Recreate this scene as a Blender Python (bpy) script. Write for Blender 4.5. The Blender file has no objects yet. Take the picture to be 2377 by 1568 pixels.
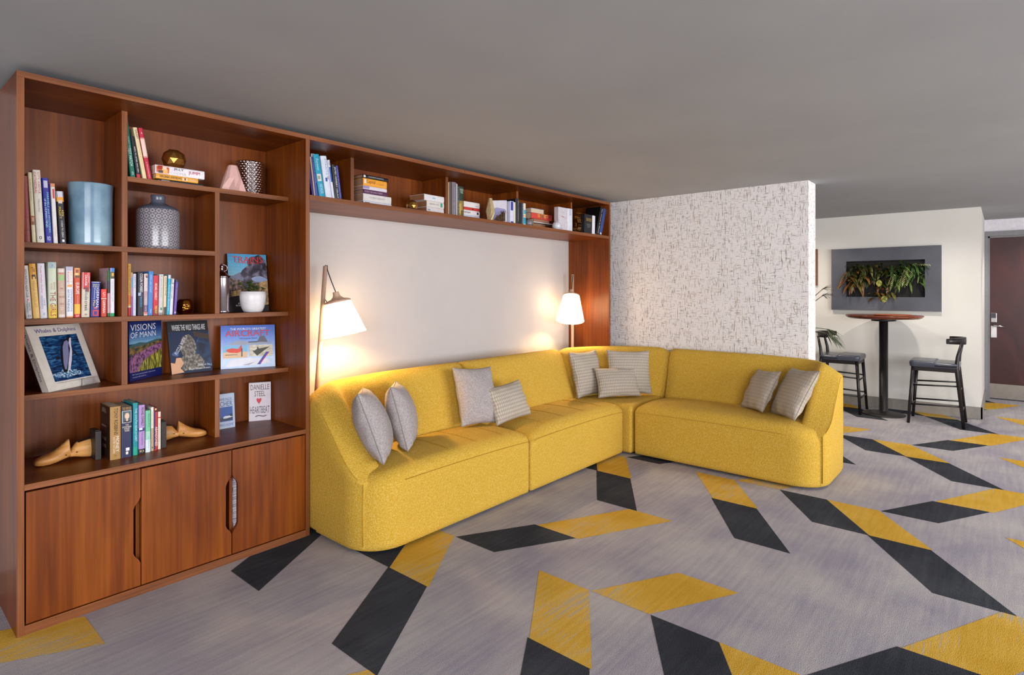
import bpy, bmesh, math, random
from mathutils import Vector, Matrix
random.seed(7)
D = bpy.data
sc = bpy.context.scene
COL = sc.collection
PI = math.pi
R = math.radians
sin, cos = math.sin, math.cos

# ------------------------------------------------------------------ camera
CX, CY, EYE, YAW, FPX, PX0, PY0 = -0.4549, -2.9943, 1.39, 0.8626, 1333.15, 1188.5, 675.23
cam = D.cameras.new('camera'); co = D.objects.new('camera', cam); COL.objects.link(co)
co.location = (CX, CY, EYE); co.rotation_euler = (PI/2, 0, -YAW)
cam.sensor_width = 36; cam.lens = FPX/2377*36
cam.shift_y = (PY0-784)/2377; cam.clip_start = .05
sc.camera = co

# ------------------------------------------------------------------ world, lights, exposure
w = D.worlds.new('world'); sc.world = w; w.use_nodes = True
w.node_tree.nodes['Background'].inputs[0].default_value = (.93, .95, 1, 1)
w.node_tree.nodes['Background'].inputs[1].default_value = .24
sc.view_settings.view_transform = 'Standard'; sc.view_settings.look = 'None'
sc.view_settings.gamma = 1; sc.view_settings.use_curve_mapping = False
sc.view_settings.exposure = 0.44

def area(name, loc, target, sx, sy, power, color=(1, 1, 1), spread=PI):
    l = D.lights.new(name, 'AREA'); l.shape = 'RECTANGLE'; l.size = sx; l.size_y = sy
    l.energy = power; l.color = color; l.spread = spread
    o = D.objects.new(name, l); COL.objects.link(o); o.location = loc
    o.rotation_euler = (Vector(target)-Vector(loc)).to_track_quat('-Z', 'Y').to_euler()
    return o
# daylight from the glazing behind and to the side of the camera
area('window_light', (-3.0, -5.6, 1.45), (1.6, .2, 1.2), 3.6, 1.9, 235, (.95, .96, 1))
area('window_light', (3.4, -7.4, 1.4), (3.2, 0, 1.0), 5.5, 1.9, 265, (.97, .98, 1))
def spot(loc, target, power, size, color=(1, .93, .82), blend=.6, rad=.05):
    l = D.lights.new('downlight_beam', 'SPOT'); l.energy = power; l.spot_size = size; l.spot_blend = blend
    l.color = color; l.shadow_soft_size = rad
    o = D.objects.new('downlight_beam', l); COL.objects.link(o); o.location = loc
    o.rotation_euler = (Vector(target)-Vector(loc)).to_track_quat('-Z', 'Y').to_euler()
spot((6.55, -2.45, 2.27), (6.9, -2.45, 0), 46, R(140), blend=1)
spot((6.7, -1.1, 2.27), (7.1, -1.1, 0), 40, R(140), (1, .86, .68), blend=1)
spot((8.6, -3.6, 2.27), (8.8, -3.5, 0), 40, R(130), (1, .95, .88))
spot((5.0, -3.4, 2.27), (5.0, -3.4, 0), 35, R(130), (1, .95, .88))

# ------------------------------------------------------------------ pixel -> plane helpers for measured positions
FW = Vector((sin(YAW), cos(YAW), 0)); RT = Vector((cos(YAW), -sin(YAW), 0)); UP = Vector((0, 0, 1)); CV = Vector((CX, CY, EYE))
def ray(u, v): return FW+(u-PX0)/FPX*RT-(v-PY0)/FPX*UP
def on(u, v, ax, val):
    d = ray(u, v); return CV+d*((val-CV[ax])/d[ax])

# ------------------------------------------------------------------ materials
def lin(c): return tuple(((x/255+.055)/1.055)**2.4 if x > 10.3 else x/255/12.92 for x in c)+(1,)
MC = {}
def newmat(name):
    m = D.materials.new(name); m.use_nodes = True
    nt = m.node_tree; b = nt.nodes['Principled BSDF']
    return m, nt, b
def N(nt, t, **kw):
    n = nt.nodes.new(t)
    for k, v in kw.items():
        if hasattr(n, k): setattr(n, k, v)
        else: n.inputs[k].default_value = v
    return n
def L(nt, a, b): nt.links.new(a, b)
def mat(c, rough=.5, metal=0, spec=.5, name=None, coat=0):
    key = (tuple(c), rough, metal, spec, coat)
    if key in MC: return MC[key]
    m, nt, b = newmat(name or 'paint_%d_%d_%d' % tuple(c))
    tc = N(nt, 'ShaderNodeTexCoord'); no = N(nt, 'ShaderNodeTexNoise'); no.inputs['Scale'].default_value = 30; no.inputs['Detail'].default_value = 2
    L(nt, tc.outputs['Object'], no.inputs['Vector'])
    cr = N(nt, 'ShaderNodeValToRGB'); cr.color_ramp.elements[0].position = .3; cr.color_ramp.elements[1].position = .7
    lc = lin(c)
    cr.color_ramp.elements[0].color = tuple(x*.94 for x in lc[:3])+(1,); cr.color_ramp.elements[1].color = tuple(min(1, x*1.05) for x in lc[:3])+(1,)
    L(nt, no.outputs['Fac'], cr.inputs['Fac']); L(nt, cr.outputs['Color'], b.inputs['Base Color'])
    b.inputs['Roughness'].default_value = rough; b.inputs['Metallic'].default_value = metal
    b.inputs['Specular IOR Level'].default_value = spec; b.inputs['Coat Weight'].default_value = coat
    MC[key] = m; return m
def ramp(nt, stops):
    cr = N(nt, 'ShaderNodeValToRGB'); e = cr.color_ramp.elements
    e[0].position = stops[0][0]; e[0].color = lin(stops[0][1])
    e[1].position = stops[-1][0]; e[1].color = lin(stops[-1][1])
    for p, c in stops[1:-1]:
        x = e.new(p); x.color = lin(c)
    return cr
def noisemat(name, stops, scale=(20, 20, 20), detail=4, rough=.5, bump=0, dist=0, metal=0, nscale=1, bscale=None, bdist=.002, rghn=.5):
    m, nt, b = newmat(name)
    tc = N(nt, 'ShaderNodeTexCoord'); mp = N(nt, 'ShaderNodeMapping'); mp.inputs['Scale'].default_value = scale
    L(nt, tc.outputs['Object'], mp.inputs['Vector'])
    no = N(nt, 'ShaderNodeTexNoise'); no.inputs['Scale'].default_value = nscale; no.inputs['Detail'].default_value = detail
    no.inputs['Roughness'].default_value = rghn; no.inputs['Distortion'].default_value = dist
    L(nt, mp.outputs['Vector'], no.inputs['Vector'])
    cr = ramp(nt, stops); L(nt, no.outputs['Fac'], cr.inputs['Fac']); L(nt, cr.outputs['Color'], b.inputs['Base Color'])
    b.inputs['Roughness'].default_value = rough; b.inputs['Metallic'].default_value = metal
    if bump:
        n2 = no
        if bscale:
            n2 = N(nt, 'ShaderNodeTexNoise'); n2.inputs['Scale'].default_value = bscale; n2.inputs['Detail'].default_value = 2
            L(nt, tc.outputs['Object'], n2.inputs['Vector'])
        bp = N(nt, 'ShaderNodeBump'); bp.inputs['Strength'].default_value = bump; bp.inputs['Distance'].default_value = bdist
        L(nt, n2.outputs['Fac'], bp.inputs['Height']); L(nt, bp.outputs['Normal'], b.inputs['Normal'])
    return m
def woodmat(name, axis, dark, mid, light, rough=.38, tight=1.0):
    # veneer: fine streaks along the grain plus broad tonal figure
    m, nt, b = newmat(name)
    tc = N(nt, 'ShaderNodeTexCoord'); mp = N(nt, 'ShaderNodeMapping'); s = [60*tight]*3; s[axis] = 1.6
    mp.inputs['Scale'].default_value = s; L(nt, tc.outputs['Object'], mp.inputs['Vector'])
    no = N(nt, 'ShaderNodeTexNoise'); no.inputs['Scale'].default_value = 1; no.inputs['Detail'].default_value = 5; no.inputs['Distortion'].default_value = .3
    L(nt, mp.outputs['Vector'], no.inputs['Vector'])
    mp2 = N(nt, 'ShaderNodeMapping'); s2 = [7]*3; s2[axis] = 1.1; mp2.inputs['Scale'].default_value = s2
    L(nt, tc.outputs['Object'], mp2.inputs['Vector'])
    n2 = N(nt, 'ShaderNodeTexNoise'); n2.inputs['Scale'].default_value = 1; n2.inputs['Detail'].default_value = 3; n2.inputs['Distortion'].default_value = .8
    L(nt, mp2.outputs['Vector'], n2.inputs['Vector'])
    mx = N(nt, 'ShaderNodeMath', operation='MULTIPLY_ADD'); mx.inputs[1].default_value = .45
    ad = N(nt, 'ShaderNodeMath', operation='MULTIPLY'); ad.inputs[1].default_value = .55
    L(nt, n2.outputs['Fac'], ad.inputs[0]); L(nt, no.outputs['Fac'], mx.inputs[0]); L(nt, ad.outputs[0], mx.inputs[2])
    cr = ramp(nt, [(.34, dark), (.5, mid), (.66, light)]); L(nt, mx.outputs[0], cr.inputs['Fac'])
    L(nt, cr.outputs['Color'], b.inputs['Base Color'])
    b.inputs['Roughness'].default_value = rough; b.inputs['Specular IOR Level'].default_value = .32
    return m
W1, W2_, W3 = (92, 40, 8), (117, 56, 11), (139, 72, 17)
M_WX = woodmat('walnut_veneer_x', 0, W1, W2_, W3)
M_WY = woodmat('walnut_veneer_y', 1, W1, W2_, W3)
M_WZ = woodmat('walnut_veneer_z', 2, W1, W2_, W3)
M_EX = woodmat('plywood_edge_x', 0, (94, 52, 26), (124, 71, 36), (148, 92, 54), .5, 4)
M_EZ = woodmat('plywood_edge_z', 2, (94, 52, 26), (124, 71, 36), (148, 92, 54), .5, 4)
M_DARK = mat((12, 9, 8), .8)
M_BLACK = mat((24, 20, 22), .45)

# ------------------------------------------------------------------ object helpers
def tag(o, label=None, cat=None, group=None, kind=None):
    if label: o['label'] = label
    if cat: o['category'] = cat
    if group: o['group'] = group
    if kind: o['kind'] = kind
    return o
def empty(name, label, cat, loc=(0, 0, 0), rot=(0, 0, 0), group=None):
    o = D.objects.new(name, None); COL.objects.link(o); o.location = loc; o.rotation_euler = rot
    o.empty_display_size = .05
    return tag(o, label, cat, group)
def link(name, me, parent=None, mats=None, smooth=False, label=None):
    o = D.objects.new(name, me); COL.objects.link(o)
    if mats:
        for m in (mats if isinstance(mats, (list, tuple)) else [mats]): me.materials.append(m)
    if parent: o.parent = parent
    if smooth: me.polygons.foreach_set('use_smooth', [True]*len(me.polygons))
    if label: o['label'] = label
    return o
class MB:
    """collects shapes into one bmesh"""
    def __init__(s): s.bm = bmesh.new()
    def box(s, x0, x1, y0, y1, z0, z1, mi=0, bev=0, M=None):
        r = bmesh.ops.create_cube(s.bm, size=1)
        vs = r['verts']
        for v in vs: v.co = Vector((x0+(v.co.x+.5)*(x1-x0), y0+(v.co.y+.5)*(y1-y0), z0+(v.co.z+.5)*(z1-z0)))
        fs = set(f for v in vs for f in v.link_faces)
        for f in fs: f.material_index = mi
        if bev:
            es = list(set(e for v in vs for e in v.link_edges))
            r = bmesh.ops.bevel(s.bm, geom=es, offset=bev, segments=2, affect='EDGES', profile=.5)
            vs = list(set(v for f in r['faces'] for v in f.verts) | set(v for v in vs if v.is_valid))
            for f in r['faces']: f.material_index = mi
        if M is not None:
            for v in vs: v.co = M @ v.co
        return s
    def poly(s, pts, mi=0):
        vs = [s.bm.verts.new(p) for p in pts]; f = s.bm.faces.new(vs); f.material_index = mi; return f
    def prism(s, pts, axis, a, b, mi=0):
        def P(p, t):
            q = list(p); q.insert(axis, t); return q
        A = [s.bm.verts.new(P(p, a)) for p in pts]; B = [s.bm.verts.new(P(p, b)) for p in pts]
        fs = [s.bm.faces.new(A), s.bm.faces.new(B[::-1])]
        n = len(pts)
        for i in range(n): fs.append(s.bm.faces.new([A[i], B[i], B[(i+1) % n], A[(i+1) % n]]))
        for f in fs: f.material_index = mi
        return s
    def lathe(s, prof, n=32, M=None, mi=0, cap=True):
        rings = []
        for r, z in prof:
            if r < 1e-6: rings.append([s.bm.verts.new((0, 0, z))])
            else: rings.append([s.bm.verts.new((r*cos(2*PI*i/n), r*sin(2*PI*i/n), z)) for i in range(n)])
        for a, b in zip(rings, rings[1:]):
            for i in range(n):
                j = (i+1) % n
                if len(a) == 1 and len(b) == 1: continue
                if len(a) == 1: f = s.bm.faces.new([a[0], b[j], b[i]])
                elif len(b) == 1: f = s.bm.faces.new([a[i], a[j], b[0]])
                else: f = s.bm.faces.new([a[i], a[j], b[j], b[i]])
                f.material_index = mi; f.smooth = True
        if cap:
            for rg, fl in ((rings[0], 1), (rings[-1], 0)):
                if len(rg) > 2:
                    f = s.bm.faces.new(rg[::-1] if fl else rg); f.material_index = mi
        if M is not None:
            for rg in rings:
                for v in rg: v.co = M @ v.co
        return s
    def tube(s, pts, r, n=8, mi=0, cap=True):
        pts = [Vector(p) for p in pts]; rs = r if isinstance(r, (list, tuple)) else [r]*len(pts)
        rings = []; prev = None
        for i, p in enumerate(pts):
            t = (pts[min(i+1, len(pts)-1)]-pts[max(i-1, 0)]).normalized()
            if prev is None:
                a = t.orthogonal().normalized()
            else:
                a = (prev-t*prev.dot(t)).normalized()
            prev = a; b = t.cross(a)
            rings.append([s.bm.verts.new(p+(a*cos(2*PI*k/n)+b*sin(2*PI*k/n))*rs[i]) for k in range(n)])
        for A, B in zip(rings, rings[1:]):
            for k in range(n):
                f = s.bm.faces.new([A[k], A[(k+1) % n], B[(k+1) % n], B[k]]); f.smooth = True; f.material_index = mi
        if cap:
            s.bm.faces.new(rings[0][::-1]).material_index = mi; s.bm.faces.new(rings[-1]).material_index = mi
        return s
    def grid(s, rows, closed_u=False, mi=0, smooth=True):
        g = [[s.bm.verts.new(p) for p in row] for row in rows]
        for A, B in zip(g, g[1:]):
            m = len(A)
            for k in range(m if closed_u else m-1):
                f = s.bm.faces.new([A[k], A[(k+1) % m], B[(k+1) % m], B[k]]); f.smooth = smooth; f.material_index = mi
        return g
    def sphere(s, c, r, seg=20, mi=0, sz=1):
        n = len(s.bm.verts)
        res = bmesh.ops.create_uvsphere(s.bm, u_segments=seg, v_segments=seg//2, radius=r)
        for v in res['verts']: v.co = Vector((v.co.x, v.co.y, v.co.z*sz))+Vector(c)
        for f in set(f for v in res['verts'] for f in v.link_faces): f.smooth = True; f.material_index = mi
        return s
    def build(s, name, mats, parent=None, label=None, recalc=True, smooth=False):
        if recalc: bmesh.ops.recalc_face_normals(s.bm, faces=s.bm.faces[:])
        me = D.meshes.new(name); s.bm.to_mesh(me); s.bm.free()
        return link(name, me, parent, mats, smooth, label)
def struct(name, mb, mats):
    o = mb.build(name, mats); o['kind'] = 'structure'; return o
TXT = {}
def textmesh(s, w, h, M, name, m, parent, keep=False):
    """lettering s fitted into a w x h rectangle (centre at origin, reading along +x, up +y), placed by matrix M"""
    if s not in TXT:
        cu = D.curves.new('t', 'FONT'); cu.body = s; cu.align_x = 'CENTER'; cu.align_y = 'CENTER'; cu.resolution_u = 2; cu.space_line = .85
        to = D.objects.new('t', cu); COL.objects.link(to)
        dg = bpy.context.evaluated_depsgraph_get(); dg.update()
        me = D.meshes.new_from_object(to.evaluated_get(dg)); TXT[s] = me
        D.objects.remove(to); D.curves.remove(cu)
    me = TXT[s].copy(); me.name = name
    me.materials.clear()
    if not me.vertices: return None
    xs = [v.co.x for v in me.vertices]; ys = [v.co.y for v in me.vertices]
    x0, x1, y0, y1 = min(xs), max(xs), min(ys), max(ys)
    sx = w/(x1-x0); sy = h/(y1-y0)
    if keep: sx = sy = min(sx, sy)
    for v in me.vertices:
        v.co = M @ Vector(((v.co.x-(x0+x1)/2)*sx, (v.co.y-(y0+y1)/2)*sy, 0))
    return link(name, me, parent, m)

# ------------------------------------------------------------------ ROOM
HC = 2.30; XP = 4.72; XP2 = 4.95; YPE = -1.773; XF = 7.572; YF = -2.806; XD = 9.12; YW = .492
def carpetmat(name, stops, streak=None):
    m, nt, b = newmat(name)
    tc = N(nt, 'ShaderNodeTexCoord')
    mp = N(nt, 'ShaderNodeMapping'); mp.inputs['Rotation'].default_value = (0, 0, R(-28)); mp.inputs['Scale'].default_value = (3, 45, 1)
    L(nt, tc.outputs['Object'], mp.inputs['Vector'])
    n1 = N(nt, 'ShaderNodeTexNoise'); n1.inputs['Scale'].default_value = 1; n1.inputs['Detail'].default_value = 4
    L(nt, mp.outputs['Vector'], n1.inputs['Vector'])
    n2 = N(nt, 'ShaderNodeTexNoise'); n2.inputs['Scale'].default_value = 2.2; n2.inputs['Detail'].default_value = 5
    L(nt, tc.outputs['Object'], n2.inputs['Vector'])
    n3 = N(nt, 'ShaderNodeTexNoise'); n3.inputs['Scale'].default_value = 260; n3.inputs['Detail'].default_value = 1
    L(nt, tc.outputs['Object'], n3.inputs['Vector'])
    def mad(a, k, c):
        x = N(nt, 'ShaderNodeMath', operation='MULTIPLY_ADD'); L(nt, a, x.inputs[0]); x.inputs[1].default_value = k
        if isinstance(c, float): x.inputs[2].default_value = c
        else: L(nt, c, x.inputs[2])
        return x.outputs[0]
    v = mad(n1.outputs['Fac'], .26, mad(n2.outputs['Fac'], .55, mad(n3.outputs['Fac'], .22, -.02)))
    cr = ramp(nt, stops); L(nt, v, cr.inputs['Fac']); col = cr.outputs['Color']
    if streak:
        mp4 = N(nt, 'ShaderNodeMapping'); mp4.inputs['Rotation'].default_value = (0, 0, R(-28)); mp4.inputs['Scale'].default_value = (5, 120, 1)
        L(nt, tc.outputs['Object'], mp4.inputs['Vector'])
        n4 = N(nt, 'ShaderNodeTexNoise'); n4.inputs['Scale'].default_value = 1; n4.inputs['Detail'].default_value = 3
        L(nt, mp4.outputs['Vector'], n4.inputs['Vector'])
        v4 = mad(n2.outputs['Fac'], .7, mad(n4.outputs['Fac'], .8, -.25))
        r4 = N(nt, 'ShaderNodeValToRGB'); r4.color_ramp.elements[0].position = .58; r4.color_ramp.elements[1].position = .64
        L(nt, v4, r4.inputs['Fac'])
        mx = N(nt, 'ShaderNodeMix', data_type='RGBA'); L(nt, r4.outputs['Color'], mx.inputs['Factor'])
        L(nt, col, mx.inputs[6]); mx.inputs[7].default_value = lin(streak); col = mx.outputs[2]
    L(nt, col, b.inputs['Base Color']); b.inputs['Roughness'].default_value = .95; b.inputs['Specular IOR Level'].default_value = .05
    bp = N(nt, 'ShaderNodeBump'); bp.inputs['Strength'].default_value = .5; bp.inputs['Distance'].default_value = .004
    L(nt, n3.outputs['Fac'], bp.inputs['Height']); L(nt, bp.outputs['Normal'], b.inputs['Normal'])
    return m
M_CG = carpetmat('carpet_grey', [(.38, (146, 140, 152)), (.5, (164, 158, 162)), (.63, (180, 174, 172))])
M_CD = carpetmat('carpet_charcoal', [(.38, (48, 50, 56)), (.5, (58, 60, 66)), (.63, (71, 73, 78))])
M_CY = carpetmat('carpet_mustard', [(.38, (190, 147, 50)), (.5, (203, 161, 66)), (.63, (212, 172, 88))], (180, 164, 132))
mb = MB(); mb.box(-4, 11, -7.5, 3, -.05, 0)
def par(x0, x1, yl, yr, mi, t=.293):
    s0 = .02*(x0-1.33); s1 = .02*(x1-1.33)
    if x0 > 10.9 or x1 < -3.9: return
    mb.poly([(x0, yl-t+s0, .0008), (x1, yr-t+s1, .0008), (x1, yr+s1, .0008), (x0, yl+s0, .0008)], mi)
for i in range(-3, 5):
    xo = .80+2.005*i
    c0, c1, c2, c3, c4 = xo, xo+.533, xo+1.0, xo+1.425, xo+2.005
    for k in range(-3, 8):
        y = -.9*k
        par(c0, c1, y-.975, y-.645, 1)          # charcoal, rising to the right
        par(c1, c2, y-.655, y-.350, 2)          # mustard beside it
        if k % 2 == 0: par(c1, c2, y-.36, y-.055, 1)
        par(c2, c3, y-.655, y-.895, 1 if k % 2 == 0 else 2)
        if k % 2 == 1: par(c3, c4, y-.01, y-.315, 2)
struct('floor', mb, [M_CG, M_CD, M_CY])
M_CEIL = noisemat('ceiling_paint', [(.3, (160, 162, 165)), (.7, (167, 169, 172))], (1.5, 1.5, 1.5), 3, .9)
mb = MB(); mb.box(-4, 11, -7.5, 3, HC, HC+.08); struct('ceiling', mb, M_CEIL)
M_WALL = noisemat('wall_paint', [(.3, (186, 181, 180)), (.7, (191, 186, 184))], (3, 3, 3), 4, .8, .06, bscale=250)
M_WALL2 = noisemat('lobby_wall_paint', [(.3, (212, 208, 200)), (.7, (218, 214, 207))], (2, 2, 2), 4, .75, .1, bscale=60)
mb = MB(); mb.box(-2.6, XF, YW, YW+.12, 0, HC); struct('wall_back', mb, M_WALL)
# wallpaper with short dashes
def wallpaper():
    m, nt, b = newmat('dashed_wallpaper')
    tc = N(nt, 'ShaderNodeTexCoord')
    def dash(sc_, th, off):
        mp = N(nt, 'ShaderNodeMapping'); mp.inputs['Scale'].default_value = sc_; mp.inputs['Location'].default_value = off
        L(nt, tc.outputs['Object'], mp.inputs['Vector'])
        n = N(nt, 'ShaderNodeTexNoise'); n.inputs['Scale'].default_value = 1; n.inputs['Detail'].default_value = 2; n.inputs['Roughness'].default_value = .6
        L(nt, mp.outputs['Vector'], n.inputs['Vector'])
        r = N(nt, 'ShaderNodeValToRGB'); r.color_ramp.elements[0].position = th; r.color_ramp.elements[1].position = th+.035
        L(nt, n.outputs['Fac'], r.inputs['Fac']); return r.outputs['Color']
    v = dash((180, 180, 15), .60, (3, 1, 5)); h = dash((17, 17, 230), .618, (7, 2, 9))
    mx = N(nt, 'ShaderNodeMath', operation='MAXIMUM'); L(nt, v, mx.inputs[0]); L(nt, h, mx.inputs[1])
    n = N(nt, 'ShaderNodeTexNoise'); n.inputs['Scale'].default_value = 6; L(nt, tc.outputs['Object'], n.inputs['Vector'])
    cr = ramp(nt, [(.4, (118, 112, 110)), (.6, (142, 124, 102))]); L(nt, n.outputs['Fac'], cr.inputs['Fac'])
    m2 = N(nt, 'ShaderNodeMath', operation='MULTIPLY'); L(nt, mx.outputs[0], m2.inputs[0]); m2.inputs[1].default_value = .9
    mi = N(nt, 'ShaderNodeMix', data_type='RGBA'); L(nt, m2.outputs[0], mi.inputs['Factor']); mi.inputs[6].default_value = lin((234, 230, 230))
    L(nt, cr.outputs['Color'], mi.inputs[7]); L(nt, mi.outputs[2], b.inputs['Base Color']); b.inputs['Roughness'].default_value = .8
    return m
mb = MB(); mb.box(XP, XP2, YPE, YW, 0, HC); struct('wall_partition', mb, wallpaper())
mb = MB(); mb.box(XF, XD, YF, YW, 0, HC); struct('wall_lobby', mb, M_WALL2)
# door wall with opening
DY1, DY0, DZ = -2.838, -3.74, 2.088
mb = MB(); mb.box(XD, XD+.15, DY1+.05, YF+.3, 0, HC); mb.box(XD, XD+.15, -7, DY0-.05, 0, HC); mb.box(XD, XD+.15, DY0-.05, DY1+.05, DZ+.05, HC)
struct('wall_door', mb, mat((222, 218, 224), .7))
M_FR = mat((128, 126, 128), .45)
mb = MB()
for a, b_ in ((DY1-.002, DY1+.055), (DY0-.055, DY0+.002)): mb.box(XD-.02, XD+.13, a, b_, 0, DZ)
mb.box(XD-.02, XD+.13, DY0-.055, DY1+.055, DZ-.002, DZ+.06)
mb.box(XD+.03, XD+.06, DY1-.02, DY1-.002, 0, DZ); mb.box(XD+.03, XD+.06, DY0, DY1, DZ-.02, DZ)
struct('trim_1', mb, M_FR)
M_DOOR = noisemat('door_veneer', [(.25, (46, 16, 16)), (.55, (64, 25, 23)), (.8, (80, 36, 33))], (3, 3, 1.2), 5, .3, 0, 1.5)
mb = MB(); mb.box(XD+.035, XD+.075, DY0+.004, DY1-.006, .012, DZ-.006)
door = struct('door_1', mb, M_DOOR)
mb = MB(); mb.box(XD+.031, XD+.035, DY0+.006, DY1-.01, .014, .20, bev=.001); mb.build('kick_plate', mat((150, 142, 134), .35, .8), door)
mb = MB(); mb.box(XD+.02, XD+.035, -2.925, -2.868, .985, 1.105, bev=.004); hp = mb.build('handle_plate', mat((176, 172, 170), .3, .9), door)
mb = MB(); mb.box(XD+.014, XD+.02, -2.92, -2.873, 1.04, 1.10, bev=.003); mb.build('card_reader', mat((60, 58, 62), .3), hp)
mb = MB(); mb.tube([(XD+.03, -2.895, .945), (XD-.02, -2.895, .945), (XD-.03, -2.905, .943), (XD-.03, -3.0, .935)], .011, 10); mb.build('lever_handle', mat((190, 184, 178), .22, 1), door)
mb = MB(); mb.box(XD+.027, XD+.035, -2.925, -2.868, .79, .94, bev=.002); mb.build('lock_plate', mat((222, 220, 222), .4), door)
M_BB = mat((140, 133, 125), .5)
mb = MB(); mb.box(XF-.014, XF+.001, YF-.014, YW-.001, 0, .125); mb.box(XF-.014, XD-.001, YF-.014, YF+.001, 0, .125); struct('baseboard_lobby', mb, M_BB)
mb = MB(); mb.box(-2.6, -.001, YW-.012, YW, 0, .1); struct('baseboard_back', mb, M_BB)

# ------------------------------------------------------------------ BOOKCASE
H = 2.273; T = .0245; BW = 1.2755; YR = .195; YB = .478
bc = empty('bookcase', 'tall reddish brown wooden bookcase with open shelves and three cupboard doors below', 'bookcase')
def panel(name, x0, x1, y0, y1, z0, z1, m, em, parent, edge='y'):
    """board with the plywood edge on its front"""
    mb = MB(); mb.box(x0, x1, y0, y1, z0, z1, 0, .0008)
    for f in mb.bm.faces:
        if f.calc_center_median().y < y0+.001: f.material_index = 1
    return mb.build(name, [m, em], parent)
panel('side_panel', 0, T, 0, YB+.012, 0, H-T, M_WZ, M_EZ, bc)
panel('side_panel', BW-T, BW, 0, YB+.012, 0, H-T, M_WZ, M_EZ, bc)
panel('top_panel', 0, BW-.0005, 0, YB+.012, H-T, H, M_WX, M_EX, bc)
mb = MB(); mb.box(T, BW-T, YB, YB+.01, .0, H-T); mb.build('back_panel', M_WZ, bc)
ZS1, ZS2, ZS3, ZS4, ZS5 = 1.939, 1.600, 1.267, .940, .607
AX0, AX1, BX0, BX1 = .413, .4375, .8385, .863
TH = .0245
panel('shelf', AX1, BW-T, YR, YB, ZS1-TH, ZS1, M_WX, M_EX, bc)
panel('shelf', T, BX0, YR, YB, ZS2-TH, ZS2, M_WX, M_EX, bc)
panel('shelf', T, BW-T, YR, YB, ZS3-TH, ZS3, M_WX, M_EX, bc)
panel('shelf', T, BW-T, YR, YB, ZS4-TH, ZS4, M_WX, M_EX, bc)
panel('cabinet_top', T, BW-T, 0, YB, ZS5-TH, ZS5, M_WX, M_EX, bc)
panel('divider', AX0, AX1, YR, YB, ZS2, H-T, M_WZ, M_EZ, bc)
panel('divider', AX0, AX1, YR, YB, ZS3, ZS2-TH, M_WZ, M_EZ, bc)
panel('divider', AX0, AX1, YR, YB, ZS4, ZS3-TH, M_WZ, M_EZ, bc)
panel('divider', BX0, BX1, YR, YB, ZS3, ZS1-TH, M_WZ, M_EZ, bc)
panel('divider', BX0, BX1, YR, YB, ZS5, ZS4-TH, M_WZ, M_EZ, bc)
panel('plinth', T, BW-T, .0, .03, 0, .038, M_WX, M_EX, bc)
mb = MB(); mb.box(T, BW-T, .03, YB, .03, .04); mb.box(BX0+.004, BX0+.02, .03, YB, .04, ZS5-TH); mb.box(AX0+.01, AX0+.026, .03, YB, .04, ZS5-TH)
mb.build('cupboard_carcass', M_WZ, bc)
def notch(x, s):   # hand notch on a door edge at x ; s=-1 notch goes to the left
    a, b = x+s*.0, x+s*.028
    return [(a, .145), (x+s*.006, .160), (x+s*.022, .180), (b, .196), (b, .395), (x+s*.022, .412), (x+s*.006, .432), (a, .447)]
zb, zt = .043, .574
dw = [(.030, .4345), (.4385, .8415), (.8465, 1.247)]
for k, (a, b) in enumerate(dw):
    if k < 2: pts = [(a, zb), (b, zb)]+notch(b, -1)+[(b, zt), (a, zt)]
    else: pts = [(a, zb), (b, zb), (b, zt), (a, zt)]+notch(a, 1)[::-1]
    mb = MB(); mb.prism(pts, 1, .003, .022); mb.build('door', M_WZ, bc)
# leaflets inside the cupboard, seen through the hand notch
st = empty('paper_stack', 'stack of white paper leaflets seen through the cupboard door notch', 'papers', (.95, .1, .041))
for k in range(34):
    mb = MB(); dx = random.uniform(-.003, .003); dz = k*.0125
    mb.box(-.084+dx, .12+dx, -.055+random.uniform(0, .006), .16, dz, dz+.011, 0); mb.build('leaflet_bundle', mat((216, 214, 224) if k % 3 else (190, 190, 205), .7), st)

# overhead shelf unit with end panel
OX1 = 4.5565; ZO = 1.936
ov = empty('overhead_shelf', 'long reddish brown overhead shelf spanning the sofa, with a full height end panel', 'shelf')
panel('top_panel', BW+.0005, 2.51, 0, YB+.012, H-T, H, M_WX, M_EX, ov)
panel('top_panel', 2.513, OX1-.0, 0, YB+.012, H-T, H, M_WX, M_EX, ov)
panel('bottom_panel', BW+.0005, OX1-T, 0, YB+.012, ZO-.028, ZO, M_WX, M_EX, ov)
panel('end_panel', OX1-T, OX1, 0, YB+.012, 0, H-T, M_WZ, M_EZ, ov)
mb = MB(); mb.box(BW+.0005, OX1-T, YB, YB+.01, ZO, H-T); mb.build('back_panel', M_WZ, ov)
for u in (814, 1034.8, 1199, 1325):
    x = on(u, 400, 1, .2).x; panel('divider', x, x+.0245, .2, YB, ZO, H-T, M_WZ, M_EZ, ov)

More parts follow.
